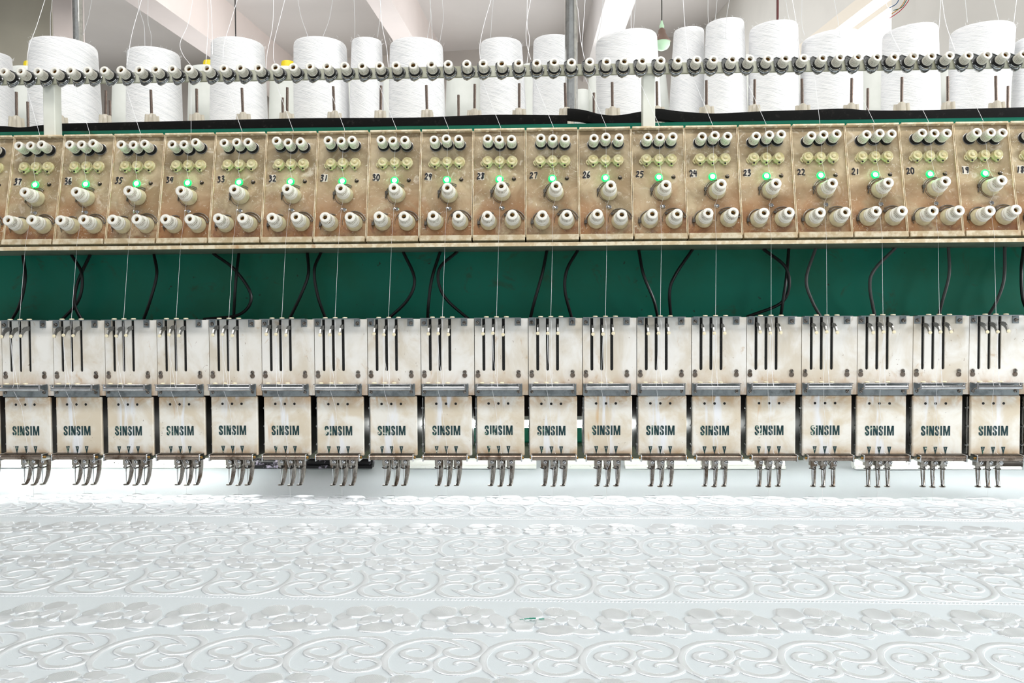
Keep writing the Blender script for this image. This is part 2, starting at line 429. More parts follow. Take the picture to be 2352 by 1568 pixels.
o = quad('ceiling', [(-7, -4, CEIL), (7, -4, CEIL), (7, 8.5, CEIL), (-7, 8.5, CEIL)], 'ceil', .1)
o = quad('wall_back', [wpt(-8, 6.9, -.0), wpt(3.0, 6.9, 0), wpt(3.0, 6.9, CEIL), wpt(-8, 6.9, CEIL)], 'wallback', -.12)
# glow band added to the back wall, hidden by the machine, lighting the cloth
b = MB(); 
def band(b, x0, x1, z0, z1, y0, y1):
    ps = [wpt(x0, y0, z0), wpt(x1, y0, z0), wpt(x1, y1, z0), wpt(x0, y1, z0), wpt(x0, y0, z1), wpt(x1, y0, z1), wpt(x1, y1, z1), wpt(x0, y1, z1)]
    b.add(ps, [(3, 2, 1, 0), (4, 5, 6, 7), (0, 1, 5, 4), (1, 2, 6, 5), (2, 3, 7, 6), (3, 0, 4, 7)])
band(b, -5.5, 1.2, EYE-.3, EYE+1.4, 6.86, 6.89)
win = link('added_glow_band', b.mesh('added_glow_band', 'day')); win['kind'] = 'structure'
b = MB()
for k in range(8):
    x = -5.5+6.7*k/7; band(b, x-.03, x+.03, EYE-.3, EYE+1.4, 6.80, 6.86)
band(b, -5.53, 1.23, EYE+1.38, EYE+1.45, 6.80, 6.86); band(b, -5.53, 1.23, EYE-.35, EYE-.28, 6.80, 6.86)
link('pane_frame', b.mesh('glow_band_frame', 'frame'), win)  # bars made up to go with the added glow band
# right wall with its window: built as pieces around the opening
def rbox(b, s0, s1, z0, z1, t0=0.0, t1=.12):
    nrm = Vector((rw.y, -rw.x, 0))
    ps = []
    for z in (z0, z1):
        for s, t in ((s0, t0), (s1, t0), (s1, t1), (s0, t1)):
            p = rx + rw*s + nrm*t; ps.append((p.x, p.y, z))
    b.add(ps, [(3, 2, 1, 0), (4, 5, 6, 7), (0, 1, 5, 4), (1, 2, 6, 5), (2, 3, 7, 6), (3, 0, 4, 7)])
WT = pw.z; S0, S1, WB = -.34, 2.1, EYE-.2
b = MB()
rbox(b, -4.5, S0, 0, CEIL); rbox(b, S1, 3.3, 0, CEIL); rbox(b, S0, S1, WT, CEIL); rbox(b, S0, S1, 0, WB)
rbox(b, -2.6, -.62, 0, CEIL, -.05, 0.0)                # slight pier nearer the camera
wr = link('wall_right', b.mesh('wall_right', 'wallright')); wr['kind'] = 'structure'
b = MB(); rbox(b, S0, S1, WB, WT, .07, .08)
win = link('window_1', b.mesh('window_1', 'day')); win['kind'] = 'structure'
b = MB()
rbox(b, S0, S1, WT-.07, WT, .0, .07); rbox(b, S0, S1, WB, WB+.06, .0, .07)
rbox(b, S0, S1, WT-.14, WT-.11, .03, .07)
for s in (.62, 1.3, 2.05): rbox(b, s, s+.05, WB, WT, .02, .07)
link('pane_frame', b.mesh('window_frame_right', 'frame'), win)

# ceiling beams
def beam(name, pa, pb, zb, width, side=1, mat='beam'):
    a = atz(pa[0], pa[1], zb); c = atz(pb[0], pb[1], zb)
    d = (c-a); d.z = 0; d.normalize(); nrm = Vector((d.y, -d.x, 0))*side
    a2 = a-d*2.2; c2 = c+d*1.3
    b = MB(); ps = []
    for z in (zb, CEIL):
        for p in (a2, c2, c2+nrm*width, a2+nrm*width): ps.append((p.x, p.y, z))
    b.add(ps, [(3, 2, 1, 0), (4, 5, 6, 7), (0, 1, 5, 4), (1, 2, 6, 5), (2, 3, 7, 6), (3, 0, 4, 7)])
    o = link(name, b.mesh(name, mat)); o['kind'] = 'structure'; return o
beam('trim_1', (287, 0), (486, 134), CEIL-.38, .19)
beam('trim_2', (841, 0), (902, 92), CEIL-.34, .16)
beam('trim_3', (1390, 0), (1366, 88), CEIL-.34, .20, mat='ceil')
# left wall return and the square column
b = MB(); pL0 = at(-700, 400, 3.2); pL1 = at(121, 100, 4.4)
quad('wall_left', [(pL0.x, 4.3, 0), (pL1.x, 4.4, 0), (pL1.x, 4.4, CEIL), (pL0.x, 4.3, CEIL)], 'wallleft', -.12)
pc = at(121, 100, 4.15); pd = at(168, 100, 4.15)
b = MB(); b.box(pc.x, pd.x, 4.15, 4.15+.14, 0, CEIL, bev=.006)
o = link('wall_pillar', b.mesh('wall_pillar', 'beam')); tag(o, None, kind='structure')

# ------------------------------------------------------------------ machine: beam, bed, tray, rails
XA, XB = -.95, 2.25
b = MB(); b.box(XA-.12, XB+.12, .08, .30, EYE-.02, EYE+.2615, bev=.004)
b.cur = 0
mbeam = link('machine_beam', b.mesh('machine_beam', ['green']))
tag(mbeam, 'long green enamelled beam running behind the black cables of the embroidery machine', 'machine beam')
b = MB(); b.box(XA, XB, .105, .25, EYE-.135, EYE-.02)  # unlit lower front of the beam, its shade put into a dark colour
link('unlit_beam_foot', b.mesh('unlit_beam_foot', 'body'), mbeam)
b = MB()
for x in (XA-.115, XB+.015): b.box(x, x+.1, .1, .3, 0, EYE-.02)
link('end_post', b.mesh('end_post', 'green'), mbeam)
# ledge under the tension boxes
b = MB(); b.box(XA, XB, -.001, .0795, EYE+.0906, EYE+.0944, bev=.0006)
o = link('ledge_rail', b.mesh('ledge_rail', 'greygreen')); b = MB(); b.box(XA, XB, -.003, -.0011, EYE+.0902, EYE+.0948); link('ledge_lip', b.mesh('ledge_lip', 'rim'), o); tag(o, 'long grey green ledge under the row of tension boxes', 'rail')
# sewing bed below the cloth
def cz(Y): return EYE + .0059*(Y-CAM.y) - .2358        # height of the cloth
b = MB(); b.box(XA, XB, -1.1, .30, EYE-.29, EYE-.2405)
bed = link('machine_bed', b.mesh('machine_bed', 'greygreen'))
tag(bed, 'flat machine bed hidden under the white cloth', 'machine bed')
b = MB()
for x in (XA+.05, XB-.15):
    for y in (-1.05, .15): b.box(x, x+.08, y, y+.08, 0, EYE-.29)
link('leg', b.mesh('bed_legs', 'greygreen'), bed)
# rails behind the cloth
b = MB(); b.box(XA, XB, .40, .46, EYE-.219, EYE-.188, bev=.003)
o = link('drive_rail', b.mesh('drive_rail', 'green')); tag(o, 'green rail seen through the gaps between needle heads', 'rail')
b = MB(); b.box(XA, XB, .36, .47, EYE-.262, EYE-.2195, bev=.003)
link('rail_base', b.mesh('rail_base', 'greygreen'), o)
for j, x in enumerate((XA+.1, .7, XB-.2)):
    b = MB(); b.box(x, x+.05, .38, .45, 0, EYE-.2625); link('rail_leg', b.mesh('rail_leg', 'green'), o)
for j, (x0, x1, mt) in enumerate(((XA, .262, 'tubelight'), (.46, XB, 'tubelight2'))):  # work light tubes assumed, added to brighten the cloth behind the heads
    b = MB(); b.tube([(x0, 0, 0), (x1, 0, 0)], .0055, 16)
    o = link('assumed_work_light', b.mesh('assumed_work_light', mt), None, (0, .135, EYE-.1500)); tag(o, 'long lit work light tube assumed behind the needle heads at the ' + ('left' if j == 0 else 'centre and right'), 'lamp')
    b = MB(); b.box(x0, x1, -.008, .008, .0062, .0142, bev=.001); link('lamp_holder', b.mesh('lamp_holder', 'paintw'), o)
# clamp tubes lying across the far edge of the cloth
TY = .215
for j, (x0, x1, mt, lab) in enumerate(((-260, 556, 'whitetube', 'white cloth clamping tube behind the presser feet at the far left'),
        (566, 858, 'blacktube', 'black clamping tube with flaking paint behind heads 33 to 31'),
        (938, 1232, 'whitetube', 'white clamping tube with chipped paint behind heads 29 and 28'),
        (1288, 1424, 'whitetube', 'short white clamping tube behind head 26'),
        (1434, 1800, 'whitetube', 'white clamping tube behind heads 25 to 23'),
        (1958, 2338, 'whitetube', 'white clamping tube with a dark bare end, at the far right'))):
    a = at(x0, 1068, TY).x; c = at(x1, 1068, TY).x; zt = cz(TY)+.0081
    root = empty('clamp_tube', T((a, TY, zt))); tag(root, lab, 'clamp tube', 'tubes clamping the far edge of the cloth')
    b = MB(); b.tube([(0, 0, 0), (c-a, 0, 0)], .0070, 20); link('tube', b.mesh('tube', mt), root)
    b = MB(); b.box(0, c-a, -.0105, -.0065, -.0072, -.0025, bev=.0006); link('edge_strip', b.mesh('edge_strip', mt), root)
    if j == 5:
        b = MB(); b.tube([(c-a-.062, 0, 0), (c-a+.003, 0, 0)], .0073, 20); tag(link('end_sleeve', b.mesh('end_sleeve', 'body'), root), 'dark bare metal end')

# ------------------------------------------------------------------ cloth with raised embroidery
cb = MB()
nx, ny = 64, 60; X0, X1, Y0, Y1 = -.85, 2.15, -1.08, .285
vs = []
for j in range(ny+1):
    for i in range(nx+1):
        x = X0+(X1-X0)*i/nx; y = Y0+(Y1-Y0)*j/ny
        z = cz(y)+.0006*math.sin(x*9+y*4)+.0004*math.sin(x*23-y*17)
        vs.append((x, y, z))
fs = [(j*(nx+1)+i, j*(nx+1)+i+1, (j+1)*(nx+1)+i+1, (j+1)*(nx+1)+i) for j in range(ny) for i in range(nx)]
cb.add(vs, fs, True)
UV = {}
def ch(x, y): return cz(y)+.0006*math.sin(x*9+y*4)+.0004*math.sin(x*23-y*17)
def stroke(pts, wmax, hmax, taper=(.25, .25), n=7, prof=6):
    if wmax > .002: wmax *= 1.45
    sp = spline([Vector((p[0], p[1], 0)) for p in pts], n); L = [0]
    for i in range(1, len(sp)): L.append(L[-1]+(sp[i]-sp[i-1]).length)
    tot = L[-1]; vs = []; uvs = []
    for i, p in enumerate(sp):
        tn = (sp[min(i+1, len(sp)-1)]-sp[max(i-1, 0)]).normalized(); nr = Vector((-tn.y, tn.x, 0))
        u = L[i]/tot
        k = min(1, (u/taper[0]+.12) if taper[0] else 1, ((1-u)/taper[1]+.12) if taper[1] else 1); k = max(.12, min(1, k))**.6; k = .03 if i in (0, len(sp)-1) else k
        for q in range(prof+1):
            a = math.pi*q/prof
            off = -math.cos(a)*wmax*.5*k; h = (math.sin(a)**.8)*hmax*(k**.5)
            pp = p+nr*off
            vs.append((pp.x, pp.y, ch(pp.x, pp.y)+h-.0001)); uvs.append((L[i]*1000, off*1000))
    o = len(cb.v); cb.cur = 1
    fs = [(i*(prof+1)+q, i*(prof+1)+q+1, (i+1)*(prof+1)+q+1, (i+1)*(prof+1)+q) for i in range(len(sp)-1) for q in range(prof)]
    cb.add(vs, fs, True)
    for k, uvv in enumerate(uvs): UV[o+k] = uvv
def petal(cx, cy, rx, ry, ang, hmax, fc, seg=20):
    rings = (0, .35, .65, .85, .95, 1.0); hp = (.80, .84, .92, 1.0, .72, 0)
    o = len(cb.v); vs = []; uvs = []
    ca, sa = math.cos(ang), math.sin(ang)
    for rr, h in zip(rings, hp):
        for k in range(seg):
            a = 2*math.pi*k/seg
            lob = 1+.06*math.sin(5*a+cx*900)+.02*math.sin(9*a+cx*300)
            x = rx*rr*lob*math.cos(a); y = ry*rr*lob*math.sin(a)
            X = cx+x*ca-y*sa; Y = cy+x*sa+y*ca
            vs.append((X, Y, ch(X, Y)+h*hmax-.0001)); uvs.append((math.atan2(Y-fc[1], X-fc[0])*16, math.hypot(X-fc[0], Y-fc[1])*1000))
    fs = [tuple(range(seg))]
    for j in range(len(rings)-1):
        for k in range(seg): fs.append((j*seg+k, (j+1)*seg+k, (j+1)*seg+(k+1) % seg, j*seg+(k+1) % seg))
    cb.cur = 1; cb.add(vs, fs, True)
    for k, uvv in enumerate(uvs): UV[o+k] = uvv
# one scroll cell, traced in units of the repeat (u across, v away->near), C scroll with two spirals and a second S scroll
CX, CYT, CH = 820., 738., 372.
SC_STROKES = [
    ([(1570, 858), (1480, 815), (1350, 765), (1200, 748), (1040, 768), (900, 830), (835, 905), (825, 985), (870, 1055), (960, 1100), (1060, 1112)], .0042, (.22, .25)),
    ([(1090, 800), (1200, 808), (1280, 850), (1285, 900), (1220, 948), (1110, 962), (1000, 940), (962, 905), (1010, 868), (1100, 862), (1150, 885)], .0040, (.3, .3)),
    ([(975, 925), (1080, 965), (1190, 985), (1255, 1020), (1230, 1062), (1130, 1088), (1040, 1080)], .0038, (.35, .35)),
    ([(1035, 1010), (1090, 990), (1170, 1000), (1180, 1018)], .0026, (.4, .4)),
    ([(1330, 748), (1480, 742), (1600, 760), (1690, 812), (1698, 870), (1620, 925), (1500, 938), (1395, 915), (1350, 878), (1400, 842), (1500, 835), (1545, 850)], .0042, (.25, .3)),
    ([(1400, 925), (1320, 950), (1285, 1005), (1320, 1055), (1420, 1088), (1560, 1085), (1665, 1050), (1680, 1010), (1600, 975), (1500, 975), (1460, 1000), (1500, 1012)], .0040, (.3, .3)),
    ([(870, 1060), (920, 1090), (960, 1125)], .003, (.3, .3)),
]
FX, FYT, FH = 245., 478., 300.
PETALS = [(450, 545, 118, 52, .1, 1.0), (690, 530, 95, 42, -.1, 1.0), (835, 548, 88, 34, .05, 1.0), (955, 622, 72, 58, .3, 1.0), (340, 600, 70, 34, .2, .8),
          (390, 668, 105, 40, -.1, 1.1), (700, 700, 160, 40, .08, 1.0), (840, 640, 50, 34, .2, 1.25), (745, 610, 62, 34, -.3, 1.45), (600, 628, 90, 30, .0, 1.15), (560, 662, 60, 18, .2, 1.3),
          (150, 712, 120, 22, .0, .9)]
def row(kind, y_far, y_near, phase_px, phase_y, mirror, i0, i1, hf=1.0):
    Yf = F*P/(.2863*(y_far-721)) + CAM.y; Yn = F*P/(.2863*(y_near-721)) + CAM.y
    Yp = F*P/(.2863*(phase_y-721)) + CAM.y
    d = ray(phase_px, phase_y); Xp = (CAM + d*(Yp-CAM.y)).x
    for i in range(i0, i1):
        ox = Xp + i*P
        def mp(u, v):
            if mirror: return (ox-u*P, Yn+(Yf-Yn)*v)
            return (ox+u*P, Yf+(Yn-Yf)*v)
        if kind == 'S':
            for pts, wd, tp in SC_STROKES:
                q = [mp((x-CX)/885., (y-CYT)/CH) for x, y in pts]
                stroke(q, wd, .0012, tp)
        else:
            fcn = mp((640-FX)/785., (640-FYT)/FH)
            for (x, y, a, c, an, h) in PETALS:
                cx, cy = mp((x-FX)/785.-.0, (y-FYT)/FH)
                petal(cx, cy, a/785.*P*1.12, abs(Yf-Yn)*c/FH*1.2, an if not mirror else an+math.pi, .0013*h*hf, fcn)
            for pts in ([(250, 640), (160, 660), (60, 700), (0, 735)], [(860, 745), (950, 760), (1020, 740)], [(520, 600), (600, 590), (700, 600)]):
                stroke([mp((x-FX)/785., (y-FYT)/FH) for x, y in pts], .0016, .0008, (.3, .3), 5)
def border(y, amp):
    Yc = F*P/(.2863*(y-721)) + CAM.y
    x = -.5
    while x < 1.9:
        stroke([(x, Yc-amp), (x+.0018, Yc), (x, Yc+amp)], .0011, .0007, (0, 0), 2, 4)
        x += .0034
    for dy in (-amp*1.5, amp*1.5):
        stroke([(-.5+.08*k, Yc+dy) for k in range(31)], .0009, .0006, (0, 0), 2, 4)
row('S', 1642, 1745, 1085, 1690, True, -4, 4)
row('F', 1564, 1640, 1030, 1575, False, -5, 5)
row('S', 1475, 1562, 1109, 1525, False, -7, 7)
row('F', 1399, 1474, 962, 1433, False, -7, 9)
border(1384, .0016)
row('S', 1318, 1379, 1188, 1355, True, -8, 10)
row('F', 1281, 1319, 1164, 1300, True, -9, 10)
row('S', 1236, 1281, 1163, 1258, False, -10, 10)
row('F', 1206, 1236, 1055, 1222, False, -10, 12)
border(1193, .0016)
row('S', 1163, 1190, 1212.5, 1178, True, -11, 12)
row('F', 1138, 1163, 1240, 1150, True, -12, 12, .45)
me = cb.mesh('embroidered_cloth', ['cloth', 'satin'], sharp=80, recalc=False)
uvl = me.uv_layers.new(name='UVMap')
vi = [0]*len(me.loops); me.loops.foreach_get('vertex_index', vi)
buf = []
for k in vi:
    q = UV.get(k)
    buf += [q[0], q[1]] if q else [me.vertices[k].co.x*1000, me.vertices[k].co.y*1000]
uvl.data.foreach_set('uv', buf)
o = link('embroidered_cloth', me)
tag(o, 'wide white cloth with raised scroll and flower embroidery spread under the needles', 'cloth')

b = MB(); pz = at(1222, 1432, F*P/(.2863*(1432-721))+CAM.y)
for (dx, dy, ln_, w_) in ((-.004, 0, .004, .0009), (.0005, .001, .0050, .0013), (.0075, .0, .0040, .0008), (-.008, -.001, .0030, .0005)):
    q = [Vector((pz.x+dx+ln_*t_, pz.y+dy+.0004*math.sin(t_*5), ch(pz.x, pz.y)+.0022)) for t_ in (-.5, -.2, .1, .5)]
    b.tube(q, w_*.5, 6)
M['lint'] = plain('green_lint', (70, 150, 128), .9)
o = link('thread_lint', b.mesh('thread_lint', 'lint')); tag(o, 'tiny scraps of green lint lying on an embroidered flower', 'lint')
# ------------------------------------------------------------------ tension boxes
PAN = Matrix(((1, 0, 0, 0), (0, .19411, -.98098, .012), (0, .98098, .19411, EYE+.1023), (0, 0, 0, 1)))
PO = -.0020                                            # boxes sit a touch left of their heads
# knob meshes, all standing along local z with the foot at z=0
def seg_hole(b, r, depth, z, M4=None): pass
b = MB(); b.lathe([(.0060, .0050), (.0064, .0054), (.0064, .0062), (.0064, .0065), (.0060, .0135), (.0059, .0168), (.0055, .0178), (.0047, .0181), (.0032, .0180), (.0029, .0172), (.0029, .0130)], 96, rib=(3, 4, .00050), M4=Matrix.Diagonal((1, 1, 1.14, 1)))
K_CAP = b.mesh('guide_cap', ['cap', 'groove_shade'], 30)
b = MB(); b.lathe([(.0070, .0008), (.0072, .0012), (.0072, .0030), (.0066, .0036), (.0066, .0060)], 28); K_FELT = b.mesh('felt_washer', 'felt')
b = MB(); b.lathe([(.0026, .0125), (.0028, .0129), (.0028, .0148), (.0024, .0150), (.0021, .0150), (.0020, .0138)], 20)
b.cur = 1; b.box(-.0020, .0020, -.0005, .0005, .0136, .0144); b.v = [(x, y, z*1.14) for x, y, z in b.v]; K_BOLT = b.mesh('brass_bolt', ['brass', 'black'])
b = MB(); b.lathe([(.0074, .0), (.0078, .0004), (.0078, .0009), (.0070, .0012)], 28); K_WASH = b.mesh('clear_washer', 'steel')
# tension knob
b = MB(); b.lathe([(.0084, .0085), (.0088, .0092), (.0088, .0122), (.0084, .0127), (.0074, .0128), (.0074, .0137), (.0083, .0139), (.0083, .0158), (.0077, .0166), (.0074, .0176), (.0073, .0180), (.0068, .0238), (.0066, .0256), (.0062, .0267), (.0054, .0270), (.0033, .0269), (.0029, .0262), (.0029, .0210)], 96, rib=(10, 11, .00060))
T_CAP = b.mesh('tension_cap', ['cap', 'groove_shade'], 30)
b = MB(); b.lathe([(.0102, 0), (.0106, .0006), (.0106, .0022), (.0100, .0030), (.0099, .0052), (.0090, .0074), (.0082, .0088)], 40); T_BASE = b.mesh('tension_disc', 'cream')
b = MB(); b.lathe([(.0026, .0205), (.0029, .0209), (.0029, .0232), (.0025, .0234), (.0021, .0234), (.0020, .0220)], 20)
b.cur = 1; b.box(-.0020, .0020, -.0005, .0005, .0217, .0227); T_BOLT = b.mesh('tension_bolt', ['brass', 'black'])
# check spring: a bent wire loop round the knob foot
def arc(r, a0, a1, z, n=14): return [(r*math.cos(R(a0+(a1-a0)*k/n)), r*math.sin(R(a0+(a1-a0)*k/n)), z) for k in range(n+1)]
b = MB()
b.tube(arc(.0128, 165, 50, .0018), .0007, 8); b.tube(arc(.0150, 160, 55, .0012), .0005, 8)
b.tube([(-.0124, .003, .0018), (-.0142, .0, .002), (-.0148, -.0045, .001)], .0008, 8)
b.box(-.0155, -.0122, .001, .0050, .0004, .0026)
b.tube(arc(.0130, 185, 262, .0022), .00035, 6)
S_MID = b.mesh('check_spring', 'spring')
b = MB(); b.tube(arc(.0125, 135, 10, .0018), .0007, 8); b.tube(arc(.0155, 128, 18, .0012), .0006, 8); b.tube([(.0125, .002, .0018), (.0150, .0050, .0014)], .0006, 6)
b.tube(arc(.0150, 120, 190, .0022), .0003, 6); b.box(-.0112, -.0085, .0075, .0100, .0004, .0022)
S_R = b.mesh('check_spring_right', 'spring')
b = MB(); b.tube(arc(.0122, 190, 60, .0018), .0008, 8); b.tube([(-.0138, .004, .002), (-.0144, -.003, .001), (-.0120, -.0085, .0015)], .00035, 6); b.box(-.0142, -.0112, -.0035, .0010, .0004, .0026)
S_L = b.mesh('check_spring_left', 'spring')
# yellowed break detector wheels
b = MB(); b.lathe([(.0056, .0006), (.0058, .0010), (.0058, .0052), (.0054, .0058), (.0040, .0056), (.0022, .0054), (.0022, .0062), (.0016, .0065)], 28); D_WH = b.mesh('detector_wheel', 'yellow')
b = MB()
pts = []
for k in range(3):
    cx = .0160+.0157*k
    b.lathe([(.0072, .0), (.0072, .0022), (.0066, .0026)], 28, T((cx, .1008, 0)))
    b.tube([(cx, .0955, .0012), (cx, .0925, .0012)], .0022, 10)
b.box(.016, .0474, .0985, .1030, 0, .0018)
b.tube([(.0096, .1015, .0010), (.0080, .1000, .0010), (.0078, .0975, .0010), (.0100, .0950, .0010)], .0011, 8)
D_PL = b.mesh('detector_holder', 'yellow')
b = MB(); b.lathe([(.0013, 0), (.0013, .0012)], 10); D_PIN = b.mesh('detector_pin', 'black')
# panel tray
W = P-.0012
b = MB(); b.box(.0, W, .0030, .1412, -.0220, .0, bev=.0004); BOXPANEL = b.mesh('face_panel', 'panel')
b = MB()
b.box(.0007, W-.0007, .1415, .1442, -.0220, .0060, bev=.0005)
b.box(.0004, W-.0004, -.0052, .0022, -.0200, .0062, bev=.0006)
b.box(-.0003, .0007, .0, .1430, -.0220, .0016); b.box(W-.0007, W+.0003, .0, .1430, -.0220, .0016)
RIM = b.mesh('rim', 'rim')
b = MB()
for u in (.0175, .0325, .0475): b.lathe([(.0021, 0), (.0021, .0006)], 12, T((u, .1414, .0030)) @ rotx(R(90)))
EYEL = b.mesh('rim_eyelets', 'bead')
b = MB(); b.lathe([(.0031, 0), (.0031, .0010), (.0026, .0020), (.0014, .0027), (.0003, .0029)], 20); LEDC = b.mesh('led_core', 'led')
b = MB(); b.lathe([(.0052, 0), (.0052, .0006), (.0047, .0010), (.0030, .0012)], 24); LEDR = b.mesh('led_halo', 'ledhalo')  # green halo around the lamp, built as a glowing ring
b = MB(); b.lathe([(.0027, 0), (.0027, .0003)], 16); b.cur = 1; b.lathe([(.0016, .0003), (.0020, .0012), (.0017, .0026), (.0008, .0032)], 12); TOG = b.mesh('toggle_switch', ['black', 'screw'])
b = MB(); b.lathe([(.0026, 0), (.0027, .0012), (.0020, .0020), (.0016, .0020), (.0015, .0014)], 16)
b.tube([(-.0006, 0, .001), (-.0032, .0010, .0028), (-.0042, .0002, .0040), (-.0040, -.0012, .0030), (-.0030, -.0010, .0016)], .0006, 6); HOOK = b.mesh('thread_hook', 'chrome')
b = MB(); b.box(-.0040, .0040, -.0052, .0052, 0, .00025); STK = b.mesh('sticker', 'paper'); STK2 = STK.copy(); STK2.materials[0] = M['oldtape']

DIG = {'0': [[(.5, 1), (.15, .75), (.12, .3), (.45, 0), (.8, .25), (.85, .75), (.5, 1)]],
       '1': [[(.45, 1), (.5, .5), (.45, 0)]],
       '2': [[(.1, .8), (.45, 1), (.75, .75), (.5, .4), (.1, .08), (.5, .1), (.95, .05)]],
       '3': [[(.1, .9), (.55, 1), (.7, .8), (.35, .58), (.8, .4), (.6, .05), (.1, .05)]],
       '4': [[(.35, 1), (.05, .45), (.9, .5)], [(.75, .95), (.6, 0)]],
       '5': [[(.25, 1), (.15, .6), (.6, .6), (.8, .3), (.5, .02), (.05, .1)], [(.25, 1), (.9, .95)]],
       '6': [[(.65, 1), (.2, .55), (.15, .15), (.5, 0), (.8, .2), (.55, .42), (.2, .3)]],
       '7': [[(.05, .9), (.8, .95), (.65, .5), (.55, 0)]],
       '8': [[(.7, .85), (.35, 1), (.2, .75), (.7, .35), (.5, 0), (.2, .2), (.6, .6), (.75, .9)]],
       '9': [[(.8, .85), (.4, 1), (.15, .7), (.5, .5), (.8, .85), (.65, .4), (.5, 0)]]}
def numeral(txt):
    b = MB(); rng = random.Random(int(txt)*3)
    sl = rng.uniform(-.02, .18)
    for k, ch_ in enumerate(txt):
        for pl in DIG[ch_]:
            pts = []
            for x, y in pl:
                xx = (-.0052+k*.0052+x*.0044)+sl*(y-.5)*.008; yy = -.0040+y*.0078+rng.uniform(-.0005, .0005)
                pts.append((xx, yy, .0005))
            b.tube(spline(pts, 5), .00078, 6, sq=(1, 1))
    return b.mesh('numeral_'+txt, 'ink')

def bolt_spin(): return (0, 0, random.uniform(0, 6.28))
boxes = {}
for i in range(-1, 20):
    no = 37-i
    Mx = T((i*P+PO, 0, 0)) @ PAN
    root = empty('tension_box', Mx)
    side = {38: 'at the left edge of the photo, mostly cut off', 18: 'at the right edge of the photo, mostly cut off'}.get(no)
    tag(root, f'stained beige thread tension box marked {no} in black ink, {NUM[i+1]} full box from the left' if not side else f'stained beige thread tension box {side}', 'tension box', 'tension boxes in a row on the green beam')
    link('face_panel', BOXPANEL, root); link('rim', RIM, root); link('eyelets', EYEL, root)
    for u in (.0164, .0319, .0472):
        g = link('thread_guide', K_CAP, root, (u-PO+random.uniform(-.0006, .0006), .1236+random.uniform(-.0012, .0012), random.uniform(-.0012, .0008)), bolt_spin())
        link('felt_washer', K_FELT, g); link('bolt', K_BOLT, g, None, bolt_spin()); link('washer', K_WASH, g)
    dh = link('detector_holder', D_PL, root, (-PO, 0, 0))
    for u in (.0160, .0316, .0474):
        d = link('detector_wheel', D_WH, root, (u-PO, .1012, 0)); link('pin', D_PIN, d, (0, -.0072, .0022))
    link('indicator_lamp', LEDC, link('lamp_halo', LEDR, root, (.0314-PO, .0774, 0)), (0, 0, 0))
    link('toggle_switch', TOG, root, (.0498-PO, .0778, 0), (R(-15), 0, 0))
    st = link('number_sticker', STK if no in (37, 36, 32, 31, 30, 29, 28, 26, 24, 23, 19, 18) else STK2, root, (.0079-PO, .0822, 0), (0, 0, random.uniform(-.08, .08)))
    link('numeral', numeral(str(no)), st)
    for (u, v, sp_) in ((.0355, .0578, S_MID), (.0182, .0208, S_L), (.0488, .0208, S_R)):
        k = link('tension_knob', T_CAP, root, (u-PO+random.uniform(-.0005, .0005), v+random.uniform(-.0006, .0006), random.uniform(-.0006, .0004)), bolt_spin())
        link('tension_disc', T_BASE, k); link('bolt', T_BOLT, k, None, bolt_spin())
        link('check_spring', sp_, root, (u-PO, v, 0))
    link('thread_hook', HOOK, root, (.0357-PO, .0388, 0))
    boxes[no] = Mx

# ------------------------------------------------------------------ needle heads
def screw_mesh(r, name):
    b = MB(); b.lathe([(r, 0), (r*1.0, .0006), (r*.85, .0012), (r*.4, .0014)], 18); b.cur = 1; b.box(-r*.9, r*.9, -.00028, .00028, .0010, .0016); return b.mesh(name, ['screw', 'black'])
SCR = screw_mesh(.0025, 'screw'); SCRS = screw_mesh(.0021, 'small_screw')
FR = rotx(R(90))                                       # local z points to the camera
def comb(x0, x1, z0, z1, slots, hw, zb):
    pts = [(x0, z0), (x1, z0), (x1, z1)]
    for s in sorted(slots, reverse=True):
        pts += [(s+hw, z1), (s+hw, zb+hw)]
        pts += [(s+hw*math.cos(R(-k*30)), zb+hw+hw*math.sin(R(-k*30))) for k in range(1, 6)]
        pts += [(s-hw, zb+hw), (s-hw, z1)]
    pts.append((x0, z1)); return pts
b = MB(); b.prism(comb(.0005, P-.0003, -.0954, .0006, (.0119, .0241, .0366), .00185, -.0650), .0, .0020); H_FACE = b.mesh('face_plate', 'face')
b = MB(); b.box(.0015, P-.0015, .0022, .10, -.0950, .0); b.box(.004, .0585, .004, .095, -.171, -.0955)
b.box(.008, .052, .006, .05, -.1765, -.171)
H_BODY = b.mesh('head_body', 'body')
b = MB(); b.box(.003, .045, .00215, .0024, -.0660, -.0004); H_REC = b.mesh('slot_shade', 'black')  # black sheet behind the slots, painting in their dark interior
# coil springs in the slots
b = MB()
for s in (.0119, .0241, .0366):
    pts = [(s+.0010*math.cos(k*1.3), .0030+.0008*math.sin(k*1.3), -.064+.05*k/120) for k in range(120)]
    b.tube(pts, .00025, 4)
H_SPR = b.mesh('coil_springs', 'spring')
b = MB(); b.box(.0008, .0588, -.0095, .0020, .0006, .0016)
for x0, x1 in ((.0010, .0086), (.0510, .0588)): b.box(x0, x1, -.0012, -.0002, -.0086, .0010, bev=.0003)
H_TOP = b.mesh('top_bracket', 'plate')
b = MB(); b.lathe([(.0016, 0), (.0029, .0002), (.0031, .0008), (.0027, .0015), (.0016, .0017), (.0012, .0010)], 18); BEAD = b.mesh('bead', 'bead')
b = MB(); b.lathe([(.0030, 0), (.0030, .0004)], 18); KEYH = b.mesh('keyhole', 'tube')
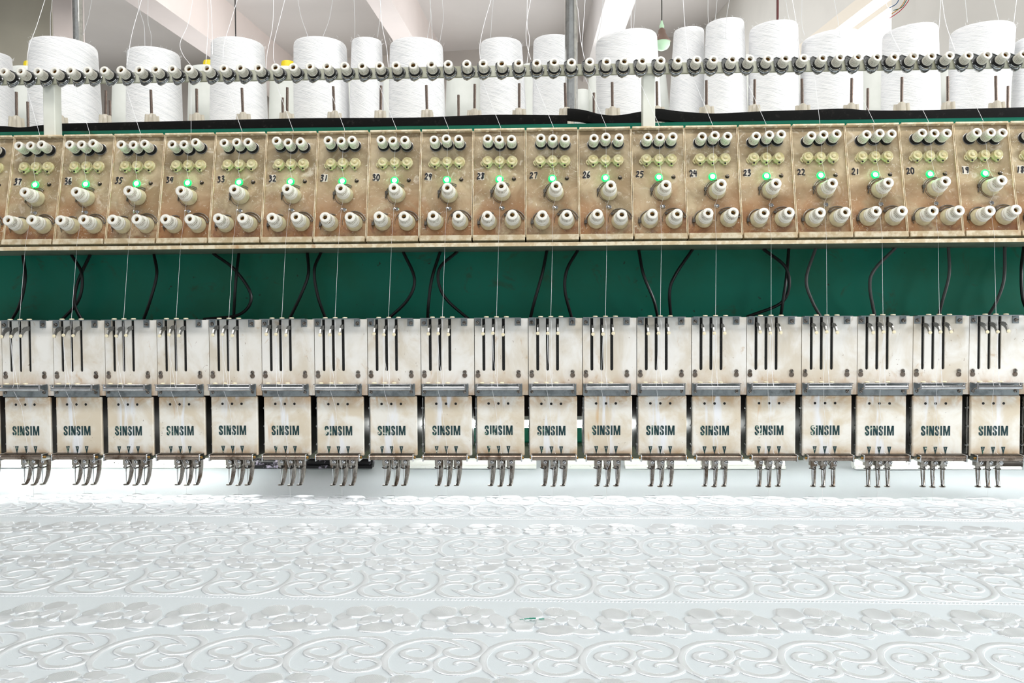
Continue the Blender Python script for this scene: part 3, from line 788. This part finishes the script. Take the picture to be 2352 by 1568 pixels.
# take up lever, side outline in (y,z)
lev = [(.004, -.0070), (-.0045, -.0068), (-.0098, -.0080), (-.0138, -.0112), (-.0166, -.0160), (-.0172, -.0200), (-.0150, -.0206), (-.0136, -.0180), (-.0112, -.0148), (-.0080, -.0128), (-.0040, -.0118), (.004, -.0118)]
b = MB(); b.prism(lev, -.0009, .0009, axis='x'); LEVER = b.mesh('take_up_lever', 'steel')
b = MB(); b.lathe([(.0019, 0), (.0022, .0004), (.0020, .0011), (.0008, .0013)], 16, T((0, -.0168, -.0186)) @ FR); LEYE = b.mesh('lever_eye', 'bead')
# lower thread rail
b = MB(); b.box(.0008, .0599, -.0016, -.0002, -.0967, -.0806, bev=.0004); H_LB = b.mesh('rail_plate', 'plate')
b = MB(); b.box(.0010, .0590, -.0118, -.0010, -.0812, -.0802, bev=.0003)
b.tube([(.0045, -.0118, -.0858), (.0560, -.0118, -.0858)], .0027, 14)
for x in (.0045, .0560):
    b.tube([(x, -.0118, -.0804), (x, -.0122, -.0880)], .0013, 10); b.tube([(x, -.0120, -.0858), (x, -.0010, -.0890)], .0013, 8)
H_ROD = b.mesh('chrome_rod', 'chrome')
# name cover
b = MB(); b.box(.0, .0595, -.0008, .0040, -.1718, -.0968, bev=.0010); H_COV = b.mesh('name_cover', 'cover')
b = MB()
for u in (.0148, .0271, .0393): b.lathe([(.0016, 0), (.0016, .0002)], 16, T((u, -.00075, -.1063)) @ FR)
H_HOLE = b.mesh('hole_discs', 'black')  # black surface discs painting in the dark of the holes
# lettering
def ribbon(b, pts, wd, sx, ox, oz):
    pts = [Vector((p[0], p[1], 0)) for p in pts]; L = []; Rr = []
    for i, p in enumerate(pts):
        tn = (pts[min(i+1, len(pts)-1)]-pts[max(i-1, 0)]).normalized(); nr = Vector((-tn.y, tn.x, 0))*wd/2
        L.append(p+nr); Rr.append(p-nr)
    vs = [(ox+q.x*sx, -.00095, oz-q.y*sx) for q in L+Rr]; n = len(pts)
    b.add(vs, [(i, i+1, n+i+1, n+i) for i in range(n-1)])
def bar(b, poly, sx, ox, oz):
    b.add([(ox+x*sx, -.00095, oz-y*sx) for x, y in poly], [tuple(range(len(poly)))])
b = MB(); sx = .000073; ox = .0098; oz = -.1341
S_PATH = [(55, 56), (56, 36), (50, 18), (34, 12), (18, 18), (12, 36), (15, 56), (28, 74), (42, 90), (54, 106), (56, 128), (50, 144), (34, 150), (18, 144), (12, 128), (12, 106)]
def shift(p, d): return [(x+d, y) for x, y in p]
for d in (0, 229): ribbon(b, [(q.x, q.y) for q in spline([(x+d, y, 0) for x, y in S_PATH], 4)], 30, sx, ox, oz)
for d in (87, 317): bar(b, [(d, -2), (d+29, -2), (d+29, 162), (d, 162)], sx, ox, oz)
d = 135
bar(b, [(d-3, -2), (d+24, -2), (d+24, 162), (d-3, 162)], sx, ox, oz); bar(b, [(d+51, -2), (d+78, -2), (d+78, 162), (d+51, 162)], sx, ox, oz); bar(b, [(d+6, -2), (d+32, -2), (d+70, 162), (d+42, 162)], sx, ox, oz)
d = 367
bar(b, [(d-3, -2), (d+25, -2), (d+25, 162), (d-3, 162)], sx, ox, oz); bar(b, [(d+85, -2), (d+113, -2), (d+113, 162), (d+85, 162)], sx, ox, oz)
bar(b, [(d+6, -2), (d+34, -2), (d+66, 162), (d+44, 162)], sx, ox, oz); bar(b, [(d+76, -2), (d+104, -2), (d+66, 162), (d+44, 162)], sx, ox, oz)
for u in (.0148, .0271, .0393):
    b.add([(u-.0025, -.00095, -.1597), (u+.0025, -.00095, -.1597), (u, -.00095, -.1700)], [(0, 1, 2)])
H_TXT = b.mesh('cover_lettering', 'letter', recalc=False)
b = MB()
DD = {'1': [(.3, .8), (.5, 1), (.5, 0)], '2': [(.1, .85), (.5, 1), (.85, .75), (.15, 0), (.9, 0)], '3': [(.1, 1), (.8, .9), (.4, .55), (.85, .3), (.5, 0), (.1, .1)]}
for ch_, u in (('3', .0148), ('2', .0271), ('1', .0393)):
    pts = [Vector((x, y, 0)) for x, y in DD[ch_]]
    b.tube([(u-.0008+x*.0016, -.00105, -.1632+y*.0024) for x, y in DD[ch_]], .00018, 4)
H_DIG = b.mesh('arrow_numerals', 'paper')
# guard tube
b = MB(); b.tube([(.0040, -.0110, -.1724), (.0590, -.0110, -.1724)], .0033, 18); H_GT = b.mesh('guard_tube', 'tube')
b = MB(); b.box(.0035, .0595, -.0105, .0010, -.1694, -.1684); H_GS = b.mesh('guard_strip', 'body')
b = MB()
for x in (.0036, .0586):
    b.box(x-.0006, x+.0010, -.0150, .002, -.1768, -.1680, bev=.0005)
b.cur = 1
for x, d in ((.0034, -1), (.0596, 1)): b.lathe([(.0017, 0), (.0017, .0014), (.0011, .0020)], 12, T((x, -.0105, -.1724)) @ Matrix.Rotation(R(90*d), 4, 'Y'))
H_GE = b.mesh('guard_end', ['chrome', 'brass'])
b = MB(); b.box(.0002, .0022, .0045, .0085, -.1690, -.0985, bev=.0004)
for z in (-.112, -.135, -.158): b.tube([(.0012, .0030, z), (.0012, .0080, z)], .0016, 10)
H_STR = b.mesh('side_hinge', 'steel')
# needle group
b = MB(); b.box(-.0030, .0045, .0085, .0190, -.1862, -.1760, bev=.0005); b.tube([(-.0012, .0115, -.178), (-.0012, .0115, -.189)], .0018, 10)
b.cur = 0; CL = b.mesh('needle_clamp', 'footm')
b = MB(); b.tube([(0, .0115, -.187), (0, .0112, -.200), (0, .0110, -.2095)], [.0010, .00065, .0004], 8); NEED = b.mesh('needle', 'chrome')
b = MB(); b.tube([(.0038*math.cos(k/14*6.28), .0125+.0038*math.sin(k/14*6.28), -.1895+.0006*math.sin(k)) for k in range(14)], .0005, 6, closed=True); RING = b.mesh('spring_ring', 'body')
b = MB()
fp = spline([(.0036, .0175, -.1762), (.0038, .0185, -.1840), (.0036, .0182, -.1930), (.0030, .0165, -.2020), (.0022, .0140, -.2085), (.0010, .0122, -.2112)], 5)
rr = [.0035-.0015*(k/(len(fp)-1)) for k in range(len(fp))]
b.tube(fp, rr, 12, sq=(1.0, .62))
b.lathe([(.0026, -.0006), (.0034, -.0002), (.0036, .0004), (.0026, .0009), (.0013, .0009)], 18, T((0, .0110, -.2117)) @ Matrix.Diagonal((1.05, 1.1, 1, 1)))
FOOT = b.mesh('presser_foot', 'footm')
b = MB(); b.lathe([(.0023, 0), (.0025, .0008), (.0018, .0015)], 14); b.cur = 1; b.box(-.0019, .0019, -.0003, .0003, .0011, .0017); CSCR = b.mesh('clamp_screw', ['chrome', 'black'])

covdx = {37: .0026, 36: .0022, 35: .0017, 34: .0014, 33: .0016, 32: .0020, 31: .0024, 30: .0026, 29: .0044, 28: .0028, 27: .0014, 26: .0022, 25: .0020, 24: .0014, 23: .0008, 22: .0016, 21: .0002, 20: .0006, 19: .0026}
for i in range(-1, 20):
    no = 37-i
    root = empty('needle_head', T((i*P, 0, EYE)))
    if no == 38: lab = 'off-white three-needle sewing head at the left edge, mostly cut off'
    elif no == 18: lab = 'off-white three-needle sewing head at the right edge, mostly cut off'
    else: lab = f'off-white three-needle sewing head below tension box {no}, {NUM[i+1]} full head from the left'
    tag(root, lab, 'sewing head', 'sewing heads in a row over the cloth')
    link('head_body', H_BODY, root)
    fp_ = link('face_plate', H_FACE, root); link('slot_shade', H_REC, fp_); link('coil_spring', H_SPR, fp_)
    tb = link('top_bracket', H_TOP, root)
    for u in (.0158, .0284, .0407): link('thread_bead', BEAD, tb, (u, -.0055, .0016))
    for u in (.0044, .0553): link('screw', SCR, root, (u, -.0012, -.0046), (R(90), random.uniform(0, 3), 0))
    for u in (.0044, .0553):
        link('keyhole', KEYH, fp_, (u, -.0002, -.0706), (R(90), 0, 0))
        link('screw', SCR, root, (u, -.0003, -.0664), (R(90), random.uniform(0, 3), 0))
    for u in (.0119, .0241, .0366):
        dz = random.uniform(-.0008, .0010)
        lv = link('take_up_lever', LEVER, root, (u+.0003, 0, dz)); link('lever_eye', LEYE, lv)
    rp = link('rail_plate', H_LB, root); cr = link('chrome_rod', H_ROD, root)
    for u in (.0096, .0224, .0345): link('thread_bead', BEAD, cr, (u, -.0065, -.0803))
    for u in (.0044, .0553): link('screw', SCRS, rp, (u, -.0016, -.0912), (R(90), random.uniform(0, 3), 0))
    cv = link('name_cover', H_COV, root, (covdx.get(no, .002), 0, random.uniform(-.0004, .0004)))
    link('lettering', H_TXT, cv); link('arrow_numerals', H_DIG, cv); link('hole_discs', H_HOLE, cv)
    gt = link('guard_tube', H_GT, root); link('guard_end', H_GE, gt); link('guard_strip', H_GS, gt)
    link('side_hinge', H_STR, root)
    for k, u in enumerate((.0184, .0304, .0425)):
        ft = link('presser_foot', FOOT, root, (u, 0, -.0006 if k == 1 else 0))
        link('spring_ring', RING, ft)
        nc = link('needle_clamp', CL, root, (u, 0, 0)); link('clamp_screw', CSCR, nc, (.0026, .0085, -.1812), (R(90), random.uniform(0, 3), 0))
        link('needle', NEED, nc)

# ------------------------------------------------------------------ guide rail above the boxes
TL = Matrix(((1, 0, 0, 0), (0, .19411, -.98098, 0), (0, .98098, .19411, 0), (0, 0, 0, 1)))
root = empty('thread_guide_rail', T((0, .05, EYE+.3159)))
tag(root, 'long olive-white rail carrying a row of white knobbed thread guides', 'guide rail')
b = MB(); b.box(XA, XB, 0, .0152, -.0030, 0, TL, bev=.0004); link('rail_strip', b.mesh('rail_strip', 'rail'), root)
# guide plate: chromed, hooked at upper left and foot
pl = [(-.0070, .0050), (-.0082, .0120), (-.0078, .0170), (-.0050, .0190), (-.0020, .0175), (.0030, .0150), (.0082, .0105), (.0092, .0060), (.0075, .0000), (.0030, -.0038), (-.0010, -.0058), (-.0045, -.0040), (-.0066, .0000)]
b = MB(); b.prism(pl, .0004, .0016, axis='z'); 
b.tube([(x*1.02, y, .0018) for x, y in pl], .0007, 6, closed=True)
b.lathe([(.0088, .0016), (.0090, .0024), (.0084, .0030), (.0076, .0030), (.0070, .0040)], 28, T((.0004, .0062, 0)))
G_PL = b.mesh('guide_plate', 'gunmetal')
posts = []
for k in range(-3, 60):
    X = (k+.55+random.uniform(-.04, .04))*P/3
    if not -.1 < X < 1.45: continue
    g = link('guide_plate', G_PL, root); g.matrix_local = T((X-.0010, 0, 0)) @ TL
    c = link('knob', K_CAP, g, (.0004, .0065, .0010+random.uniform(-.0008, .0006)), bolt_spin())
    link('felt_washer', K_FELT, g, (.0004, .0065, .0018)); link('bolt', K_BOLT, g, (.0004, .0065, .0010), bolt_spin())
for j, (xa, xb) in enumerate(((104, 129), (1475, 1494))):
    X0_ = at(xa, 200, .058).x
    b = MB(); b.box(X0_, X0_+.0160, .052, .068, EYE+.2445, EYE+.330, bev=.0008)
    link('post', b.mesh('rail_post', 'paintw'), root).matrix_parent_inverse = root.matrix_world.inverted()
bpy.context.view_layer.update()

# ------------------------------------------------------------------ spool tray, foam, pins, cones
TZ = EYE+.278
b = MB(); b.box(XA, XB, .154, .95, TZ-.012, TZ, bev=.001); b.box(XA, XB, .102, .156, TZ-.0163, TZ-.0145); b.box(XA, XB, .154, .158, TZ-.0163, TZ-.010); tray = link('spool_tray', b.mesh('spool_tray', 'paintw'))
tag(tray, 'long white spool tray carrying the thread cones, edged in black foam', 'tray')
def foam(pix, lab):
    pts = spline([at(x, y, .094) for x, y in pix], 6); b = MB(); vs = []; n = len(pts)
    for p in pts: vs += [(p.x, .0895, p.z-.0150), (p.x, .0885, p.z-.006), (p.x, .0905, p.z-.0006), (p.x, .0925, p.z), (p.x, .1015, p.z), (p.x, .1018, p.z-.0150)]
    fs = [(i*6+k, i*6+(k+1) % 6, (i+1)*6+(k+1) % 6, (i+1)*6+k) for i in range(n-1) for k in range(6)]
    fs += [tuple(range(6)), tuple(reversed(range((n-1)*6, n*6)))]
    b.add(vs, fs, True); o = link('foam_strip', b.mesh('foam_strip', 'foam', 50)); tag(o, lab, 'foam strip', 'black foam strips edging the spool tray')
foam([(-160, 292), (0, 290), (50, 293), (104, 287), (145, 284), (300, 281), (470, 277), (700, 272), (900, 271), (1000, 269), (1130, 264), (1303, 265)], 'black foam strip along the left part of the spool tray edge')
foam([(1303, 249), (1340, 253), (1380, 263), (1420, 265), (1475, 256), (1510, 250), (1560, 256), (1640, 261), (1750, 256), (1850, 253), (1935, 250), (2000, 254), (2100, 254), (2200, 251), (2352, 247), (2500, 245)], 'wavy black foam strip along the right part of the spool tray edge')
b = MB(); b.tube([(0, 0, 0), (0, 0, .0627)], .0020, 12); PIN = b.mesh('pin_rod', 'rod')
b = MB()
b.lathe([(.0080, .0), (.0066, .0190), (.0060, .0245), (.0030, .0275)], 16)
for k in range(4):
    a = R(45+90*k); b.tube([(.0095*math.cos(a), .0095*math.sin(a), 0), (.0074*math.cos(a), .0074*math.sin(a), .0248)], .0029, 8)
PCAP = b.mesh('pin_foot', 'capclear')
for k, x in enumerate((-.0871, -.0206, .0475, .1182, .1855, .255, .3197, .3905, .4579, .5268, .5955, .6607, .7287, .7959, .8602, .9305, .9986, 1.0671, 1.1352, 1.206, 1.2711, 1.3389)):
    root = empty('spool_pin', T((x, .167, TZ))); tag(root, f'tall brown spool pin in a milky foot, {NUM[k+1]} front pin from the left', 'spool pin', 'tall spool pins at the front of the tray')
    link('pin_rod', PIN, root, None, (R(random.uniform(-1, 1)), R(random.uniform(-1.5, 1.5)), 0)); link('pin_foot', PCAP, root, None, (0, 0, random.uniform(0, 1.5)))
for k, x in enumerate((-.108, .0229, .2946, .5665, .7728, 1.1822, 1.3877)):
    b = MB(); b.tube([(0, 0, 0), (0, 0, .0643)], .0020, 12)
    o = link('spool_pin', b.mesh('short_pin', 'rod'), None, (x, .225, TZ)); tag(o, f'bare brown spool pin of the second row, {NUM[k+1]} from the left', 'spool pin', 'spool pins of the second row')

def cone(xl, xr, xbl, xbr, yedge, Y, lab, mat='yarn', tip=False, group='white thread cones in the front row', lean=0.0):
    pt = at((xl+xr)/2, yedge, Y); d = (pt-CAM).dot(fw)
    rt_ = (xr-xl)/2*d/F; pb = at((xbl+xbr)/2, 275, Y); rb = (xbr-xbl)/2*d/F*.97
    h = pt.z-TZ
    root = empty('thread_cone', T((pb.x, Y, TZ)))
    tag(root, lab, 'thread cone', group)
    # base radius extrapolated to the tray
    rb2 = rb+(rb-rt_)*.15; b = MB()
    prof = [(rb2*.95, .002), (rb2, .006)]
    for k in range(1, 9):
        u = k/9; prof.append((rb2+(rt_-rb2)*u + .0006*math.sin(u*3.1), .006+(h-.012)*u))
    prof += [(rt_, h-.006), (rt_*.985, h-.002), (rt_*.95, h), (rt_*.80, h-.001), (rt_*.35, h-.006)]
    b.lathe(prof, 56)
    sh = Matrix.Identity(4); sh[0][2] = (pt.x-pb.x)/h; sh[2][0] = lean
    me = b.mesh('yarn', mat, 60); me.transform(sh)
    link('yarn', me, root)
    b = MB(); top = h+.016 if tip else h+.001
    ck = min(1.0, rt_*.55/.0125); b.lathe([(.024*ck, 0), (.0125*ck, top-.003), (.0115*ck, top)], 20); me = b.mesh('cone_core', 'yellowtip' if tip else 'paper'); me.transform(sh)
    link('cone_core', me, root)
    if mat == 'yarn':                                  # stray fibres round the shoulder
        b = MB()
        for q in range(26):
            a = random.uniform(0, 6.28); x = rt_*math.cos(a); y = rt_*math.sin(a); z = h-random.uniform(0, .004)
            p1 = Vector((x, y, z)); p2 = p1+Vector((math.cos(a)*.002, math.sin(a)*.002, random.uniform(.001, .003))); p3 = p2+Vector((random.uniform(-.003, .003), 0, random.uniform(-.002, .003)))
            b.tube([p1, p2, p3], .00012, 3)
        me = b.mesh('fuzz', 'thread'); me.transform(sh); link('fuzz', me, root)
    return root
FR_ = [(-60, 21, -75, 30, 128, .29, 'white thread cone cut off by the left edge of the photo', 0), (77, 216, 73, 230, 106, .29, 'broad white thread cone behind the left white post', 0),
    (297, 410, 293, 417, 124, .29, 'low white thread cone with a flat top, third from the left', 0), (488, 605, 484, 615, 103, .29, 'white thread cone in front of the thin dark hanging wire', 0),
    (676, 795, 676, 805, 103, .29, 'fuzzy-topped white thread cone, fifth from the left', 0), (808, 877, 802, 882, 96, .28, 'slim half-used white thread cone, the narrowest one left of the pipe', 0),
    (896, 1017, 892, 1025, 105, .29, 'white thread cone just right of the slim one', 0), (1103, 1199, 1102, 1213, 101, .29, 'white thread cone, second to the left of the steel pipe', 0),
    (1225, 1318, 1222, 1322, 94, .30, 'white thread cone partly hidden by the steel pipe', 0), (1368, 1508, 1372, 1522, 90, .30, 'broad white thread cone just right of the steel pipe', .10),
    (1548, 1617, 1533, 1618, 72, .36, 'slender white thread cone right of the hanging lamp', 0), (1622, 1708, 1616, 1717, 55, .31, 'tallest white thread cone, right of the slender one', .04),
    (1723, 1830, 1720, 1835, 64, .30, 'white thread cone below the dark red pole', .05), (1845, 1975, 1838, 1978, 88, .30, 'broad low white thread cone below the window', .06),
    (2032, 2148, 2028, 2156, 72, .30, 'white thread cone with fuzzy rim, right of the window', .07), (2190, 2322, 2182, 2305, 70, .30, 'broad white thread cone with a wide top, second from the right edge', 0),
    (2337, 2460, 2333, 2470, 92, .30, 'white thread cone cut off by the right edge of the photo', 0)]
for (a, b_, c, d, ye, Y, lab, ln) in FR_: cone(a, b_, c, d, ye, Y, lab, lean=ln)
BK = [(27, 118, 22, 128, 164, 1), (262, 345, 258, 352, 196, 0), (437, 530, 431, 536, 162, 1), (622, 702, 616, 708, 163, 1), (745, 830, 740, 838, 178, 0), (868, 925, 862, 930, 176, 0),
      (1026, 1104, 1020, 1110, 168, 0), (1200, 1236, 1192, 1246, 150, 0), (1320, 1352, 1318, 1356, 208, 0), (1352, 1384, 1346, 1392, 170, 0), (1508, 1530, 1496, 1545, 170, 0),
      (1700, 1738, 1690, 1748, 130, 0), (1826, 1850, 1822, 1856, 150, 0), (1972, 2030, 1966, 2034, 160, 0), (2150, 2192, 2146, 2200, 150, 0), (2296, 2342, 2290, 2350, 140, 0)]
for k, (a, b_, c, d, ye, tip) in enumerate(BK):
    cone(a, b_, c, d, ye, .42+.03*(k % 2), f'pale thread cone in the back row, {NUM[k+1]} from the left', 'yarn2', bool(tip), 'pale thread cones in the back row')

# crumpled paper cups between the back cones
# poles
b = MB(); pa = at(1312, 120, .235)
b.tube([(0, 0, 0), (0, 0, 1.6)], .0098, 28); o = link('steel_pipe', b.mesh('steel_pipe', 'polished'), None, (pa.x, .235, TZ)); tag(o, 'polished steel pipe rising from the tray near the centre', 'pipe')
b = MB(); pa = at(179, 60, .62); b.tube([(0, 0, 0), (0, 0, 2.0)], .0098, 28); o = link('steel_pipe', b.mesh('steel_pipe_2', 'polished'), None, (pa.x, .62, TZ)); tag(o, 'polished steel pipe behind the broad cone at the left', 'pipe')
b = MB(); pa = at(541, 60, 1.6); b.tube([(pa.x, 1.6, TZ-.1), (pa.x, 1.6, CEIL)], .0022, 8); o = link('hanging_wire', b.mesh('hanging_wire', 'darkwire')); tag(o, 'thin dark wire hanging from the ceiling behind the fourth cone', 'wire')
b = MB(); pa = at(1786, 30, .50); b.tube([(pa.x, .50, TZ), (pa.x, .50, EYE+.95)], .0022, 10); o = link('thread_stand_pole', b.mesh('red_pole', 'redrod')); tag(o, 'thin dark red pole rising behind a thread cone', 'pole')
# hanging lamp
Yl = 3.6; pl_ = at(1520, 78, Yl); dl = (pl_-CAM).dot(fw)
root = empty('pendant_lamp', T(pl_)); tag(root, 'small brown pendant lamp with a pale green glowing bulb on a cord', 'lamp')
k = dl/F
prof = [(.5*7*k, 14*k), (8*k, 8*k), (9*k, 2*k), (14*k, -8*k), (21*k, -18*k), (20*k, -19*k), (12*k, -8*k)]
b = MB(); b.lathe(prof, 28); link('lamp_shade', b.mesh('lamp_shade', 'shade'), root)
b = MB(); b.lathe([(19*k, -18*k), (18.5*k, -26*k), (14*k, -33*k), (6*k, -37*k), (1*k, -38*k)], 28); link('bulb', b.mesh('bulb', 'bulb'), root)
b = MB(); b.lathe([(5*k, 13*k), (5.5*k, 18*k), (3*k, 24*k), (2*k, 30*k)], 16); link('socket', b.mesh('socket', 'bulb'), root)
b = MB(); b.tube([(0, 0, 24*k), (0, 0, CEIL-pl_.z)], 1.4*k, 8); link('cord', b.mesh('cord', 'darkwire'), root)
# coloured wires by the window
for (x0, y0, x1, y1, cc, nm) in ((2043, 18, 2068, -8, (40, 90, 140), 'blue'), (2043, 42, 2090, -4, (196, 44, 60), 'red'), (2048, 32, 2082, -6, (214, 150, 60), 'orange'), (2052, 24, 2080, 4, (60, 120, 110), 'teal')):
    Yw = 2.2; M[nm+'w'] = plain(nm+'_wire_sheath', cc, .5)
    pts = spline([at(x0, y0, Yw), at((x0+x1)/2+3, (y0+y1)/2+4, Yw), at(x1, y1, Yw), at(x1+30, y1-60, Yw)], 6); b = MB(); b.tube(pts, .0016, 6)
    o = link('electric_wire', b.mesh(nm+'_wire', nm+'w')); tag(o, f'{nm} electric wire running up out of the photo beside the window', 'wire', 'coloured wires beside the window')

# ------------------------------------------------------------------ loose cables in front of the green beam
CAB = [([(48, 578), (58, 640), (45, 700), (22, 742)], 'leftmost black cable, bowed to the right'), ([(160, 578), (188, 630), (180, 690), (135, 742)], 'black cable crossing another one under box 36, going down left'),
    ([(203, 578), (178, 650), (172, 700), (192, 742)], 'black cable crossing another one under box 36, going down right'), ([(350, 578), (360, 630), (345, 690), (327, 742)], 'black cable bowed to the right, fourth from the left'),
    ([(487, 578), (540, 620), (577, 680), (550, 722), (468, 733)], 'black cable swinging down under box 33 and lying along the heads'), ([(546, 578), (542, 640), (536, 740)], 'short straight black cable under box 33'),
    ([(704, 578), (708, 630), (690, 680), (660, 742)], 'black cable bowed to the right, seventh from the left'), ([(735, 574), (722, 620), (730, 680), (752, 742)], 'black cable bowed to the left under box 31'),
    ([(925, 574), (952, 640), (935, 690), (882, 740)], 'black cable bowed far right, ninth from the left'), ([(1010, 574), (992, 640), (984, 700), (982, 742)], 'black cable hanging nearly straight under box 29'),
    ([(1050, 574), (1008, 620), (1020, 680), (1085, 740)], 'black cable looping left under box 29'), ([(1256, 574), (1245, 630), (1228, 690), (1216, 740)], 'black cable slanting down left under box 27'),
    ([(1327, 572), (1302, 620), (1298, 670), (1316, 740)], 'black cable bowed left between boxes 27 and 26'), ([(1468, 570), (1478, 630), (1502, 690), (1513, 740)], 'black cable slanting down right under box 25'),
    ([(1592, 570), (1552, 630), (1538, 670), (1542, 740)], 'black cable bowed left, just right of the one slanting down right'), ([(1755, 570), (1808, 620), (1800, 690), (1715, 728)], 'black cable bowed right under box 23 and lying along the heads'),
    ([(1814, 570), (1806, 640), (1797, 700), (1792, 736)], 'straight black cable under box 23'), ([(1876, 570), (1852, 640), (1865, 690), (1890, 736)], 'black cable bowed left, the second one left of the dull grey cable'),
    ([(2060, 566), (2008, 620), (1998, 660), (2010, 730)], 'black cable bowed left, the next one left of the dull grey cable'), ([(2182, 566), (2180, 630), (2165, 690), (2155, 728)], 'dull grey cable under box 20'),
    ([(2312, 564), (2306, 640), (2290, 690), (2268, 728)], 'black cable slanting down left, right of the dull grey cable'), ([(2356, 564), (2346, 620), (2350, 690), (2372, 730)], 'black cable at the right edge of the photo')]
M['greycab'] = plain('dull_grey_cable', (84, 86, 84), .6)
for pix, lab in CAB:
    n = len(pix); pts = [at(x, y, .066-.012*math.sin(math.pi*k/(n-1))) for k, (x, y) in enumerate(pix)]
    pts = [Vector((pts[0].x, .070, EYE+.0905))]+pts[1:]
    last = pts[-1]; pts.append(Vector((last.x, last.y+.02, min(last.z, EYE-.004)-.012))) if 0 else None
    b = MB(); b.tube(spline(pts, 8), .0021, 8); o = link('cable', b.mesh('cable', 'greycab' if 'grey' in lab else 'blackrub')); tag(o, lab, 'cable', 'loose cables in front of the green beam')

# ------------------------------------------------------------------ threads
def thread(pts, r, lab, group, n=6, sm=True):
    b = MB(); b.tube(spline(pts, n) if sm else pts, r, 6); o = link('thread', b.mesh('thread', 'thread')); tag(o, lab, 'thread', group); return o
starts = [60, 173, 287, 439, 518, 633, 750, 866, 986, 1105, 1225, 1343, 1463, 1589, 1707, 1870, 1952, 2075, 2202]
for i in range(19):
    no = 37-i; Mx = boxes[no]
    def pb(u, v, w_): return Mx @ Vector((u-PO, v, w_))
    yb = 205-(starts[i]/2352)*41-6
    hx = i*P
    a = [at(starts[i], yb, .047), pb(.0330, .1455, .0050)]
    c = [pb(.0325, .1395, .0035), pb(.0322, .1100, .0078), pb(.0316, .0935, .0068), pb(.0345, .0800, .0050), pb(.0352, .0680, .0100)]
    e = [pb(.0350, .0470, .0080), pb(.0322, .0395, .0035), pb(.0313, .0080, .0055), pb(.0312, -.0032, .0066)]
    H = lambda x, y, z: Vector((hx+x, y, EYE+z))
    g = [H(.0284, -.0060, .0035), H(.0290, -.0088, -.0100), H(.0296, -.0100, -.0790), H(.0300, -.0142, -.0860), H(.0250, -.0150, -.0500), H(.0244, -.0184, -.0186), H(.0226, -.0110, -.0785), H(.0226, -.0142, -.0850),
         H(.0262, -.0030, -.1080), H(.0330, -.0022, -.1670), H(.0345, -.0148, -.1724), H(.0312, .0060, -.1900), H(.0304, .0105, -.2085), H(.0304, .0108, -.2298)]
    seq = a+c+e+g
    b = MB(); b.tube(seq, [.00024]*2+[.00012]*9+[.00019]*(len(seq)-11), 6)
    o = link('thread', b.mesh('needle_thread', 'thread')); tag(o, f'white thread running through tension box {no} down to the needles, {NUM[i+1]} from the left', 'thread', 'threads running down through the tension boxes')
UPT = [[(103, 0), (84, 60), (66, 110), (61, 158)], [(120, 0), (116, 40), (116, 88)], [(211, 0), (203, 40), (191, 80)], [(325, 0), (305, 70), (296, 118), (291, 150)],
    [(318, 0), (320, 22), (331, 60), (333, 105)], [(340, 0), (340, 50), (347, 80), (347, 105)], [(443, 0), (432, 55), (414, 98), (420, 125), (437, 148)], [(477, 0), (478, 60), (473, 147)], [(484, 0), (487, 60), (488, 125)],
    [(545, 0), (530, 50), (515, 100), (512, 140)], [(628, 0), (626, 60), (614, 120), (611, 158)], [(654, 0), (644, 40), (630, 95), (628, 130), (631, 144)], [(684, 0), (692, 40), (708, 86)], [(764, 0), (756, 45), (741, 86)],
    [(813, 0), (815, 50), (815, 88)], [(875, 0), (872, 45), (867, 86)], [(873, 0), (878, 60), (888, 110), (892, 155)], [(989, 0), (988, 45), (981, 90)], [(987, 0), (991, 40), (993, 92)], [(1016, 0), (1018, 45), (1010, 97)],
    [(1128, 0), (1112, 55), (1102, 105), (1103, 136)], [(1133, 0), (1129, 50), (1127, 88)], [(1211, 0), (1211, 60), (1216, 90), (1210, 150)], [(1219, 0), (1210, 50), (1209, 95), (1219, 137)],
    [(1328, 25), (1333, 85), (1342, 135)], [(1344, 0), (1340, 60), (1337, 105), (1342, 133)], [(1385, 0), (1380, 55), (1370, 100)], [(1450, 0), (1450, 70), (1460, 130)], [(1460, 0), (1457, 40), (1455, 67)],
    [(1569, 0), (1574, 70), (1581, 130)], [(1626, 0), (1626, 30), (1627, 52)], [(1647, 0), (1643, 44)], [(1675, 0), (1669, 40), (1667, 90)], [(1805, 0), (1809, 28), (1814, 50)], [(1820, 0), (1830, 60), (1837, 128)], [(1842, 0), (1842, 55), (1848, 82)],
    [(1916, 0), (1925, 50), (1932, 106)], [(2040, 20), (2046, 72), (2068, 118)], [(2161, 0), (2157, 60), (2151, 118)], [(2164, 0), (2173, 55), (2194, 117)], [(2217, 0), (2220, 30), (2222, 51)], [(2283, 0), (2290, 30), (2295, 52)], [(2335, 0), (2328, 60), (2326, 116)]]
UPT.sort(key=lambda p: p[0][0])
for k, pix in enumerate(UPT):
    toguide = pix[-1][1] > 108
    Ya = .20; Yb = .060 if toguide else .262
    n = len(pix); pts = [at(x, y, Ya+(Yb-Ya)*(q+1)/n) for q, (x, y) in enumerate(pix)]
    dv = pts[0]-pts[1]; dv = dv/abs(dv.z)*.09
    pts = [pts[0]+dv*.6+Vector(((-1)**k*.02, .05, .70)), pts[0]+dv*.5+Vector((0, .01, .20)), pts[0]+dv*.5]+pts
    thread(pts, .00035, f'white thread rising out of the top of the photo, {NUM[k+1]} from the left', 'threads rising from the cones and guides', 6)
